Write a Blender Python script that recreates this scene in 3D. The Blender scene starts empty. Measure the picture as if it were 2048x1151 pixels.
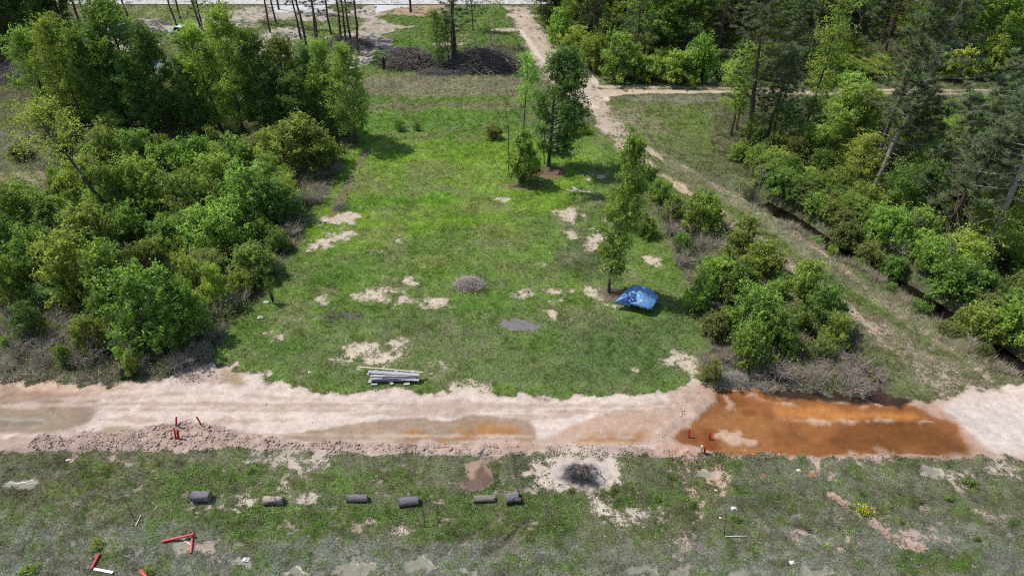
import bpy, math, random
import numpy as np
R = math.radians
# ------------------------------------------------------------------ camera, sky, sun
CAMH, PITCH, FPX = 30.0, R(36.8), 1365.0
sc = bpy.context.scene
cd = bpy.data.cameras.new("camera"); cam = bpy.data.objects.new("camera", cd)
sc.collection.objects.link(cam); sc.camera = cam
cd.sensor_width = 36; cd.lens = 36 * FPX / 2048; cd.clip_end = 2000; cd.clip_start = .1
cam.location = (0, 0, CAMH); cam.rotation_euler = (R(90) - PITCH, 0, 0)
SUN_EL, SUN_AZ = R(58), R(-22)        # light travels to the right and a little toward the viewer
sd = bpy.data.lights.new("sun", 'SUN'); sun = bpy.data.objects.new("sun", sd)
sc.collection.objects.link(sun); sd.energy = 4.4; sd.angle = R(.55); sd.color = (1, .96, .9)
tv = (math.cos(SUN_EL) * math.cos(SUN_AZ), math.cos(SUN_EL) * math.sin(SUN_AZ), -math.sin(SUN_EL))
from mathutils import Vector
sun.rotation_euler = Vector(tv).to_track_quat('-Z', 'Y').to_euler(); sun.location = (-40, 30, 80)
wd = bpy.data.worlds.new("World"); sc.world = wd; wd.use_nodes = True
nt = wd.node_tree; sky = nt.nodes.new('ShaderNodeTexSky'); sky.sky_type = 'NISHITA'
sky.sun_disc = False; sky.sun_elevation = SUN_EL
sky.sun_rotation = math.atan2(-tv[0], -tv[1])
nt.links.new(sky.outputs[0], nt.nodes['Background'].inputs[0])
nt.nodes['Background'].inputs[1].default_value = .14
sc.view_settings.view_transform = 'Standard'; sc.view_settings.look = 'None'
sc.view_settings.exposure = 0.12; sc.view_settings.gamma = 1
sc.cycles.use_denoising = False; sc.cycles.filter_width = 1.1; sc.cycles.sample_clamp_indirect = 3; sc.cycles.max_bounces = 6; sc.cycles.transparent_max_bounces = 8
C = sc.collection.objects
rng = np.random.default_rng(7); random.seed(7)

# ------------------------------------------------------------------ helpers
def G(px, py, z=0.0):
    """point of the ground (height z) seen at a photograph pixel"""
    u = (px - 1024) / FPX; v = -(py - 575.5) / FPX
    dy = math.cos(PITCH) + v * math.sin(PITCH); dz = -math.sin(PITCH) + v * math.cos(PITCH)
    t = (z - CAMH) / dz
    return (u * t, dy * t)
def top_h(px, py, ytop):
    x, y = G(px, py); a = PITCH + math.atan((ytop - 575.5) / FPX)
    return CAMH - y * math.tan(a)
def mpp(px, py):                       # metres per photo pixel across, at the ground there
    x, y = G(px, py); return (y * math.cos(PITCH) + CAMH * math.sin(PITCH)) / FPX
def lin(c): return tuple((v / 255 / 12.92) if v / 255 <= .04045 else ((v / 255 + .055) / 1.055) ** 2.4 for v in c)
ALB = .78
def alb(c): return tuple(v * ALB for v in lin(c))
def _h(ix, iy, s):
    n = (ix * 374761393 + iy * 668265263 + s * 2147483647 // 7) & 0xffffffff
    n = ((n ^ (n >> 13)) * 1274126177) & 0xffffffff
    return ((n ^ (n >> 16)) & 0xffffff) / float(0xffffff)
def vn(x, y, s=0):
    xi = np.floor(x).astype(np.int64); yi = np.floor(y).astype(np.int64)
    fx = x - xi; fy = y - yi; fx = fx * fx * (3 - 2 * fx); fy = fy * fy * (3 - 2 * fy)
    a = _h(xi, yi, s); b = _h(xi + 1, yi, s); c = _h(xi, yi + 1, s); d = _h(xi + 1, yi + 1, s)
    return (a * (1 - fx) + b * fx) * (1 - fy) + (c * (1 - fx) + d * fx) * fy
def fbm(x, y, s=0, o=4):
    r = 0; a = 1; t = 0
    for i in range(o):
        r = r + a * vn(x * 2 ** i + 13.7 * i, y * 2 ** i + 5.1 * i, s + i); t += a; a *= .55
    return r / t
def sstep(a, b, x):
    t = np.clip((x - a) / (b - a), 0, 1); return t * t * (3 - 2 * t)
def segd(X, Y, a, b):
    dx, dy = b[0] - a[0], b[1] - a[1]; L = dx * dx + dy * dy + 1e-9
    t = np.clip(((X - a[0]) * dx + (Y - a[1]) * dy) / L, 0, 1)
    return np.hypot(X - a[0] - t * dx, Y - a[1] - t * dy)
def polysd(P, X, Y):
    d = np.full(X.shape, 1e9); ins = np.zeros(X.shape, bool)
    for i in range(len(P)):
        a, b = P[i], P[(i + 1) % len(P)]
        d = np.minimum(d, segd(X, Y, a, b))
        if a[1] != b[1]:
            c = ((a[1] > Y) != (b[1] > Y)) & (X < (b[0] - a[0]) * (Y - a[1]) / (b[1] - a[1]) + a[0]); ins ^= c
    return np.where(ins, d, -d)
def linesd(P, X, Y):
    d = np.full(X.shape, 1e9)
    for i in range(len(P) - 1): d = np.minimum(d, segd(X, Y, P[i], P[i + 1]))
    return d
def ell(cx, cy, rx, ry, rot=0):
    o = []
    for k in range(14):
        a = k * 2 * math.pi / 14; u = rx * math.cos(a); v = ry * math.sin(a); r = R(rot)
        o.append((cx + u * math.cos(r) - v * math.sin(r), cy + u * math.sin(r) + v * math.cos(r)))
    return o
# ------------------------------------------------------------------ the ground's map
LAY = []
def L(poly, amp=.5, s=1.6, soft=.25, line=None, **k):
    P = [G(*p) for p in poly]; LAY.append((P, amp, s, soft, line, k, len(LAY)))
SAND = (217, 199, 184); PINK = (196, 165, 150); OCH = (172, 112, 48)
# far fields
L([(-300,-40),(2400,-40),(2400,60),(1090,60),(1010,20),(560,20),(200,30),(-300,40)], veg=.7, vcol=(120,125,80), soil=(165,150,125), amp=2, s=8)
L([(560,14),(1010,16),(1070,110),(1040,152),(700,155),(640,130),(700,60)], veg=.93, vcol=(92,122,50), soil=(170,150,120), amp=2, s=5)
L([(1040,25),(1240,25),(1260,175),(1190,170),(1120,80)], veg=.97, vcol=(88,120,48), amp=1, s=3)
L([(250,22),(790,14),(760,36),(860,52),(770,70),(745,92),(700,135),(560,140),(430,115),(330,95),(180,120),(0,130),(200,60)], veg=.34, vcol=(112,124,74), soil=(190,176,162), amp=4, s=7)
L([(590,42),(660,45),(720,50),(680,75),(600,66)], veg=.75, vcol=(110,135,60), amp=1.5, s=4)
L([(180,20),(420,8),(460,20),(330,36),(190,42)], veg=.85, vcol=(118,130,75), amp=1, s=4)
for e in [(480,60,60,10),(360,40,50,8),(600,98,70,12),(300,80,50,10),(440,100,40,10),(560,50,40,7),(690,40,40,8)]: L(ell(*e), veg=.8, vcol=(104,124,62), amp=2.5, s=3, soft=1)
L([(530,10),(660,10),(650,24),(560,26)], veg=.0, soil=(205,203,200), amp=.8, s=3)
L([(752,10),(822,10),(812,22),(756,26)], veg=.0, soil=(212,212,212), amp=.8, s=3)
L([(740,28),(860,34),(900,22),(880,10),(740,24)], veg=.35, soil=(185,155,130), amp=1.5, s=3)
L([(690,110),(760,96),(790,88),(760,72),(690,80)], veg=.1, soil=(150,140,132), amp=1.5, s=3)
for e in [(905,88,40,4),(960,98,12,6),(1010,60,30,5),(790,100,22,5),(760,62,26,5),(800,54,30,4)]: L(ell(*e), veg=.3, soil=(185,170,150), amp=.9, s=1.6)
# the strips beyond the lawn
L([(745,150),(1060,150),(1110,172),(1110,193),(600,193),(640,160)], veg=.93, vcol=(136,130,100), soil=(135,122,98), amp=.8, s=2.5)
L([(620,193),(1110,193),(1130,208),(620,210)], veg=.97, vcol=(98,124,52), amp=.5, s=2)
L([(700,209),(1100,207),(1110,217),(700,217)], veg=.6, vcol=(120,122,80), soil=(125,108,85), amp=.5, s=2)
L([(640,217),(1120,216),(1200,262),(1100,275),(720,270),(640,270)], veg=.99, vcol=(96,130,50), amp=.6, s=2)
L([(1078,187),(1100,187),(1100,193),(1078,193)], veg=0, soil=(178,130,90), amp=.3, s=1)
L([(1190,196),(1440,190),(1500,200),(1480,300),(1400,310),(1290,280),(1230,230)], veg=.93, vcol=(98,116,56), soil=(140,122,90), amp=.8, s=3)
L([(1230,196),(1440,190),(1440,206),(1300,208)], veg=.85, vcol=(138,132,112), soil=(140,125,105), amp=.8, s=2)
# thicket floors
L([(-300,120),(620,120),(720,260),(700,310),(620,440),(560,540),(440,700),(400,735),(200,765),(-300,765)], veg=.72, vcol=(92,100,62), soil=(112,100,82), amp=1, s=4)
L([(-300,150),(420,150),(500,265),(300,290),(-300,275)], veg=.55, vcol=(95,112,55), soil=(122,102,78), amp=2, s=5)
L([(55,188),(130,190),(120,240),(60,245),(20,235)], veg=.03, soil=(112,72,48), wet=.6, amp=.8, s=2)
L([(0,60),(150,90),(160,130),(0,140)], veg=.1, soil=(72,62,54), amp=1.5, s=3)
L([(-60,262),(110,262),(150,335),(-60,345)], veg=.7, vcol=(142,136,118), soil=(125,115,100), amp=1.2, s=3)
L([(-60,345),(100,340),(100,395),(-60,400)], veg=.35, vcol=(130,130,85), soil=(176,160,132), amp=1, s=3)
L([(-300,590),(140,590),(440,640),(450,700),(390,740),(230,765),(-300,765)], veg=.75, vcol=(112,104,90), soil=(98,88,78), amp=1, s=2)
L([(60,690),(240,690),(420,700),(380,735),(200,760),(60,750)], veg=.9, vcol=(84,98,48), soil=(100,88,68), amp=1.5, s=2)
L([(1340,440),(1480,430),(1700,620),(1800,760),(1790,800),(1500,785),(1390,770),(1400,690),(1350,600)], veg=.8, vcol=(112,102,90), soil=(84,70,60), amp=.8, s=2)
L([(1425,200),(1500,190),(2500,186),(2500,700),(2048,640),(1880,560),(1700,470),(1560,400),(1440,300)], veg=.6, vcol=(92,100,54), soil=(84,70,54), amp=1.5, s=3)
L([(1210,160),(1100,60),(1100,-60),(2500,-60),(2500,166)], veg=.3, vcol=(92,92,50), soil=(84,70,56), amp=1.5, s=4)
L([(1180,100),(1230,165),(2500,162),(2500,176),(1400,172),(1200,172),(1150,120)], veg=.95, vcol=(110,122,70), amp=.5, s=2)
# lawn
L([(722,262),(1180,258),(1260,300),(1270,380),(1330,460),(1370,560),(1400,640),(1415,700),(1395,765),(1340,785),(1130,800),(1000,790),(850,785),(640,790),(545,768),(500,740),(420,715),(470,650),(520,610),(560,540),(610,470),(640,420),(690,330)], veg=.98, vcol=(106,134,58), soil=(165,150,120), amp=.35, s=1.5, soft=.3)
L([(725,275),(1010,272),(1180,300),(1190,390),(1110,430),(900,460),(700,500),(640,520),(600,490),(650,400)], veg=1.05, vcol=(116,150,48), amp=2.2, s=5, soft=1.2)
L([(700,340),(800,320),(1000,330),(1040,380),(940,430),(760,430),(700,400)], veg=1.0, vcol=(122,148,62), amp=2, s=4, soft=1.2)
L([(640,640),(900,600),(1100,620),(1380,640),(1400,760),(1000,780),(600,770),(480,700)], veg=.93, vcol=(110,132,72), amp=2, s=3, soft=1)
for e in [(860,345,60,22),(960,410,50,14),(760,470,60,18),(880,520,70,16),(1010,470,60,16),(1060,360,50,18)]: L(ell(*e), veg=.96, vcol=(120,138,66), amp=1.4, s=1.5, soft=.7)
for e in [(650,560,50,18),(1150,690,90,20),(820,505,60,14),(1000,610,80,18),(600,700,60,14),(700,545,40,10)]: L(ell(*e), vcol=(92,128,48), veg=1, amp=2.2, s=2, soft=.8)
L(ell(800,400,110,26,-6), vcol=(98,138,40), amp=2.2, s=3, soft=1)
L([(1100,640),(1340,640),(1400,700),(1390,750),(1200,770),(1100,720)], vcol=(92,116,62), amp=1.5, s=3, soft=1)
L(ell(1180,520,70,40), vcol=(92,108,62), veg=.85, amp=1, s=1.2, soft=.6)
# bare spots of the lawn
for e in [(690,437,52,14,-8),(655,484,48,13,-22),(750,495,14,8,20),(815,566,28,10,10),(775,596,70,13,6),(870,606,32,9,5),(1052,587,26,8,-30),(1105,585,14,5,0),
          (1105,622,26,9,5),(740,692,66,12,-6),(700,720,30,8,0),(760,712,60,8,3),(575,648,36,7,-22),(547,672,10,7,0),(650,601,12,4,0),
          (1185,585,46,8,4),(1225,612,22,6,10),(1185,492,15,14,60),(1145,455,12,30,10),(1125,424,26,5,-5),(1200,470,22,12,0),(1165,385,40,5,8),(1185,352,30,5,0),
          (1130,305,20,6,0),(1300,522,24,10,0),(1360,722,36,20,20),(1392,735,14,16,0),(1280,744,10,4,0),(945,785,40,12,10),(870,745,30,5,0),
          (800,480,8,4,0),(1090,530,8,5,0),(905,560,10,5,0),(1000,398,10,4,0),(1140,430,12,10,30),(1215,445,14,8,20),(1230,540,20,10,10)]:
    L(ell(*e), veg=.26, soil=(206,190,168), amp=1.3, s=.7, soft=.75)
L(ell(1095,345,36,12), veg=.15, soil=(122,98,78), amp=.6, s=.8)
L(ell(1045,372,46,10), veg=.5, soil=(135,115,85), amp=.6, s=.9)
L(ell(1230,590,40,14), veg=.2, soil=(118,98,80), amp=.8, s=.7)
L(ell(1043,650,40,12,3), veg=.1, soil=(128,124,122), amp=.7, s=.8)
L(ell(680,634,36,14,3), veg=.55, soil=(110,104,104), vcol=(98,110,76), amp=.8, s=.8)
L([(660,430),(685,395),(712,340),(735,300)], line=.35, veg=.35, soil=(128,112,88), amp=.4, s=.8)
# the grassy two-track and its side branch
L([(1250,285),(1330,300),(1430,375),(1530,440),(1640,505),(1750,575),(1870,650),(2000,740),(2120,800),(1900,800),(1780,770),(1700,650),(1600,560),(1500,500),(1400,430),(1310,350)], veg=.97, vcol=(112,120,72), soil=(150,132,105), amp=.8, s=2.5)
L([(1440,400),(1600,495),(1760,610),(1900,700)], line=1.3, veg=.98, vcol=(98,118,50), amp=.6, s=1.5)
L([(1340,330),(1500,425),(1620,505),(1760,600),(1900,690),(2048,760)], line=.8, veg=.9, vcol=(136,134,100), soil=(150,135,110), amp=.5, s=1.5)
L([(1010,14),(1035,70),(1060,115),(1090,160),(1125,190),(1160,210),(1195,240),(1222,285),(1240,312),(1290,312),(1275,280),(1250,240),(1225,205),(1205,180),(1185,150),(1150,112),(1112,80),(1075,45),(1050,14)], veg=.24, vcol=(120,130,75), soil=(192,174,154), amp=1.3, s=1.6, soft=.7)
L([(1075,50),(1130,100),(1180,150),(1215,200)], line=.35, veg=.05, soil=(214,198,180), amp=.3, s=1)
L([(1040,60),(1080,115),(1140,180),(1190,215)], line=.35, veg=.05, soil=(214,198,180), amp=.3, s=1)
L([(1190,172),(1300,171),(1420,172),(1600,179),(1800,178),(2400,182),(2400,193),(1800,190),(1600,192),(1420,187),(1300,189),(1200,194)], veg=.1, soil=(196,178,155), amp=.4, s=1.5)
L([(1200,178),(1500,180),(1800,184),(2400,187)], line=.25, veg=.6, soil=(150,140,100), vcol=(120,125,75), amp=.3, s=1)
L([(1215,210),(1300,215),(1340,262),(1300,300),(1255,285)], veg=.6, vcol=(112,122,70), soil=(176,158,132), amp=1.2, s=1.5, soft=.8)
L([(1240,290),(1300,335),(1400,400),(1480,455),(1545,500),(1600,545),(1660,590),(1730,640),(1790,690),(1860,745),(1890,790)], line=.5, veg=.12, soil=(190,170,144), amp=.6, s=.9, soft=.4)
L([(1330,310),(1450,385),(1560,450),(1660,520),(1760,600),(1850,665),(1960,745),(2010,790)], line=.42, veg=.42, soil=(176,160,134), amp=.6, s=.9, soft=.5)
L([(1225,250),(1290,295),(1330,325)], line=.3, veg=.35, soil=(190,172,150), amp=.5, s=1)
L([(1700,620),(1770,635),(1860,690),(1950,755),(2010,800),(1860,805),(1800,740)], veg=.5, soil=(178,160,138), vcol=(126,124,88), amp=1.2, s=1, soft=1.0)
L([(1010,28),(1200,33),(1220,38),(1010,34)], veg=.2, soil=(200,180,165), amp=.3, s=1)
# the graded bare road
L([(-300,760),(0,763),(110,768),(230,770),(300,768),(345,755),(380,735),(420,728),(470,735),(520,742),(545,762),(600,775),(650,785),(740,780),(800,778),(860,788),(940,785),(1000,792),(1060,797),(1110,792),(1180,794),(1240,788),(1300,784),(1350,780),(1385,762),(1440,772),(1500,775),(1600,780),(1700,790),(1800,802),(1870,802),(1930,785),(2048,775),(2400,760),(2400,935),(2048,925),(1900,915),(1400,915),(1200,912),(1000,912),(800,910),(600,905),(480,900),(330,902),(200,908),(0,906),(-300,906)], veg=-.35, soil=SAND, amp=.75, s=.8, soft=.3, road=1)
L([(-300,758),(200,768),(300,772),(200,788),(0,790),(-300,785)], soil=(206,176,154), amp=.6, s=1.2)
L([(-300,790),(60,795),(190,800),(190,835),(170,850),(100,868),(-300,866)], soil=(158,138,118), wet=.35, amp=.35, s=1.2)
L([(-300,838),(90,836),(100,848),(60,856),(-300,858)], soil=(138,124,106), wet=.9, amp=.2, s=1)
L([(0,775),(60,780),(200,790),(180,800),(0,796)], soil=(170,140,118), amp=.4, s=1)
L([(600,782),(900,800),(1000,800),(1200,800),(1340,790),(1340,800),(1000,812),(700,795)], veg=.12, amp=.5, s=.7, soft=.4)
L([(-300,880),(0,872),(150,868),(260,862),(330,850),(360,842),(430,850),(480,870),(600,882),(800,888),(1000,890),(1200,890),(1400,900),(1600,911),(1900,912),(2400,915),(2400,940),(2048,925),(1400,918),(1000,914),(600,907),(330,905),(0,908),(-300,908)], soil=(180,156,142), amp=.35, s=.7, clod=1)
L([(340,740),(390,730),(460,738),(500,742),(440,770),(360,765)], soil=(188,166,150), amp=.4, s=.6, clod=.5)
L(ell(467,756,26,14,30), soil=(172,150,122), tread=1, wet=.15, amp=.1, s=.5)
L(ell(240,862,34,12), soil=(165,145,122), wet=.55, amp=.2, s=.6)
L([(-300,812),(300,808),(900,815),(1340,806)], line=.16, rut=.35, soil=(196,174,156), amp=.35, s=1.2, soft=.12)
L([(200,838),(520,842),(760,826),(1100,834),(1300,800)], line=.14, rut=.35, soil=(194,172,154), amp=.4, s=1.2, soft=.12)
L([(60,800),(420,786),(640,800),(1000,806)], line=.13, rut=.3, soil=(200,178,160), amp=.4, s=1.2, soft=.12)
L([(560,872),(690,850),(735,845),(790,838),(850,834),(880,843),(900,842),(925,832),(950,829),(975,830),(1010,835),(1060,840),(1072,858),(1075,880),(1050,888),(900,889),(780,887),(680,886),(600,882)], soil=(168,144,122), wet=.25, amp=.18, s=.6, soft=.12)
L([(880,880),(925,856),(965,850),(1030,857),(1062,875),(1040,887),(900,887)], soil=(166,120,68), wet=.5, amp=.4, s=.8, soft=.5)
L(ell(832,870,30,8), soil=(166,122,72), wet=.5, amp=.3, s=.8, soft=.3)
L([(1012,888),(1032,886),(1046,904),(1030,906)], soil=(164,122,80), wet=.4, amp=.1, s=.5)
L([(1088,886),(1110,870),(1150,850),(1190,830),(1240,820),(1300,815),(1345,812),(1372,830),(1340,860),(1292,888),(1200,889)], soil=(192,162,140), wet=.2, amp=.2, s=.7, soft=.2)
L([(1150,885),(1170,868),(1240,864),(1290,868),(1285,886)], soil=(172,128,80), wet=.4, amp=.3, s=.8, soft=.4)
L([(1340,775),(1420,765),(1500,775),(1860,800),(1930,830),(1960,870),(1990,912),(1900,914),(1330,912),(1290,880),(1350,830)], soil=(192,158,138), amp=.4, s=.8, soft=.3)
PUD = [(1385,838),(1420,818),(1405,806),(1432,798),(1434,776),(1470,778),(1530,782),(1620,798),(1700,806),(1740,796),(1790,793),(1825,812),(1862,832),(1900,845),(1915,856),(1932,880),(1958,906),(1900,909),(1750,912),(1640,910),(1480,906),(1430,909),(1405,902),(1362,880),(1345,868),(1362,850)]
L(PUD, soil=(154,104,58), wet=.5, pud=1, amp=.5, s=1.0, soft=.2)
L([(1440,782),(1500,800),(1470,815),(1430,800)], soil=(136,90,52), amp=.3, s=.8, soft=.25)
L([(1700,838),(1880,846),(1935,890),(1940,908),(1700,910),(1640,890),(1660,860)], soil=(126,82,38), amp=.9, s=1.4, soft=.8)
L([(1640,905),(1560,880),(1540,840),(1570,830),(1620,870)], soil=(136,92,48), amp=.7, s=1.4, soft=.7)
L([(1390,838),(1480,812),(1560,838),(1560,860),(1520,900),(1440,905),(1420,860)], soil=(162,116,70), amp=.8, s=1, soft=.6)
L(ell(1380,870,22,12,30), soil=(130,86,48), amp=.2, s=.8, soft=.3)
L(ell(1425,878,20,22,-30), soil=(134,80,34), amp=.2, s=.8, soft=.3)
L(ell(1790,842,60,7), soil=(98,62,30), amp=.2, s=.8, soft=.4)
L([(1545,812),(1650,814),(1830,826),(1850,836),(1700,838),(1555,834)], soil=(190,134,74), tread=.7, amp=.3, s=1, soft=.3)
for p in ([(1500,786),(1530,800),(1600,812),(1640,818)],[(1450,790),(1462,812)],[(1700,842),(1780,840),(1880,842)],[(1560,836),(1640,842),(1700,840)],[(1720,812),(1800,800),(1830,806)]):
    L(p, line=.07, soil=(192,154,128), pud=-.3, amp=.42, s=.55, soft=.22)
L([(1435,866),(1450,860),(1480,862),(1510,878),(1515,888),(1480,890),(1450,888)], soil=(200,166,142), pud=-.6, wet=0, amp=.5, s=.5, soft=.25)
L(ell(1500,823,16,6), soil=(140,88,40), amp=.1, s=.6, soft=.2)
L([(1520,776),(1600,776),(1720,780),(1830,796),(1800,812),(1760,800),(1720,806),(1640,802),(1560,796)], soil=(64,50,36), pud=1, wet=.4, amp=.35, s=.8, soft=.2)
L([(1880,815),(2010,800),(2400,790),(2400,900),(2048,905),(1985,900),(1930,860)], soil=(218,202,190), amp=.4, s=1, soft=.25)
L([(1330,780),(1400,775),(1430,800),(1390,840),(1340,880),(1300,880),(1350,830)], soil=(198,170,152), amp=.4, s=.6, clod=.35, soft=.2)
L([(940,872),(1085,880),(1090,905),(1060,910)], soil=(184,152,132), amp=.3, s=.6, clod=.2)
for y0, x0, x1, dy in ((846,560,960,-16),(838,680,1060,4),(826,1180,1330,-6),(845,1200,1300,0),(825,60,200,6),(806,1960,2100,-18),(812,240,420,6)):
    L([(x0,y0),(x1,y0+dy)], line=.42, tread=1, amp=.5, s=.8, soft=.3)
for y0 in (806,818,868,880,898): L([(200,y0),(1340,y0+6)], line=.08, soil=(190,168,150), amp=.25, s=.8, soft=.1)
# the near field
L([(-300,906),(0,906),(330,904),(600,907),(1000,914),(1400,918),(2048,925),(2400,935),(2400,1500),(-300,1500)], veg=.82, vcol=(120,124,92), soil=(150,138,120), amp=.2, s=.7, soft=.15, near=1, road=0, clod=0, wet=0)
L([(-300,1050),(300,1060),(800,1075),(1400,1060),(2400,1040),(2400,1500),(-300,1500)], veg=.82, vcol=(140,142,128), soil=(140,136,124), amp=1.2, s=1.6, soft=.5)
L([(150,920),(700,960),(1000,960),(1300,980),(1350,1050),(900,1070),(400,1060),(200,1000)], veg=.87, vcol=(96,118,60), amp=1.6, s=1.4, soft=.6)
L([(1300,960),(1400,930),(1420,1060),(1300,1090),(1200,1070)], veg=.9, vcol=(96,104,62), amp=1.2, s=1.4, soft=.6)
L([(1450,940),(2100,945),(2200,1040),(1700,1050),(1450,1040)], veg=.88, vcol=(118,120,96), amp=1, s=1, soft=.4)
L([(0,915),(300,915),(280,1000),(0,1010)], veg=.88, vcol=(108,106,80), amp=1, s=1, soft=.4)
for e in [(1870,1120,90,34),(540,1040,130,14),(220,940,60,20),(1100,1055,120,14),(1240,1030,60,20)]: L(ell(*e), veg=.9, vcol=(86,112,48), amp=1, s=1, soft=.5)
for e in [(560,930,86,16,6),(600,920,50,10,0),(490,1000,40,8,0),(590,985,40,10,20),(1210,1020,42,20,20),(1260,1030,50,14,0),(790,1060,30,8,0),
          (1160,945,90,46,0),(1900,948,70,11,3),(2010,935,60,10,0),(1130,945,80,30,0)]:
    L(ell(*e), veg=.36, soil=(205,190,172), amp=1.0, s=.6, soft=.7)
L([(1330,915),(1450,915),(1460,960),(1440,1020),(1380,1000)], veg=.6, soil=(190,160,138), vcol=(96,100,62), amp=.7, s=.8, soft=.3)
for e in [(1400,1030,7,20,10),(1355,1080,14,24,-10),(1360,1120,10,26,0),(1640,930,30,8,0),(1600,1075,20,10,0),(1780,1060,60,12,30),(1810,1085,30,10,20),(1690,1095,40,10,0),(1860,1075,60,10,5),
          (1740,915,60,6,0),(250,915,30,6,0),(1450,945,10,5,0),(710,1050,20,6,0),(420,1100,30,8,0),(140,921,7,6,0),(1970,1030,14,12,40),(1660,950,26,6,0)]:
    L(ell(*e), veg=.34, soil=(188,166,148), amp=.8, s=.5, soft=.5)
L(ell(1165,947,62,27,4), veg=-.1, soil=(192,180,170), amp=.25, s=.5, soft=.2)
L(ell(1163,950,40,22,12), veg=-.2, soil=(104,98,96), amp=.5, s=.35, soft=.4, burn=1)
L(ell(1170,962,34,17,16), veg=-.2, soil=(60,58,60), amp=.55, s=.28, soft=.35)
L(ell(1161,940,11,7), veg=-.2, soil=(132,112,98), amp=.1, s=.5, soft=.1)
L(ell(955,948,24,27,20), veg=.1, soil=(168,142,118), amp=.4, s=.6, soft=.2)
L(ell(965,953,15,20,-20), veg=-.1, soil=(116,94,80), amp=.4, s=.5, soft=.15)
L(ell(945,968,24,10,20), veg=.2, soil=(120,98,88), amp=.25, s=.5, soft=.2)
for e in [(1524,950,9,5),(1622,950,10,4)]: L(ell(*e), veg=.1, soil=(160,112,74), wet=.4, amp=.1, s=.5, soft=.1)
for e in [(708,1136,32,9),(835,1128,26,9),(1290,1138,30,9),(1350,1142,18,9),(930,1142,22,7),(1480,1148,20,8),(475,1118,20,5),(368,1092,26,7),(40,970,28,6),(1398,950,14,4),(1260,1140,14,6),(590,1146,20,6),(1640,1146,30,5),(1855,945,20,4)]:
    L(ell(*e), veg=.05, soil=(146,142,124), wet=1, amp=.75, s=.6, soft=.25)
L([(1000,1095),(1035,1060),(1065,1040)], line=.12, veg=.1, soil=(92,84,66), amp=.1, s=.5, soft=.1, rut=1)
L([(1030,1090),(1050,1065),(1075,1045)], line=.1, veg=.2, soil=(176,160,140), amp=.1, s=.5, soft=.1)
L([(915,1090),(960,1060),(980,1048)], line=.1, veg=.2, soil=(100,92,70), amp=.1, s=.5, soft=.1, rut=1)
L([(1660,990),(1720,1030),(1790,1080),(1840,1100)], line=.2, veg=.3, soil=(176,148,128), amp=.3, s=.5, soft=.2)
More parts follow.
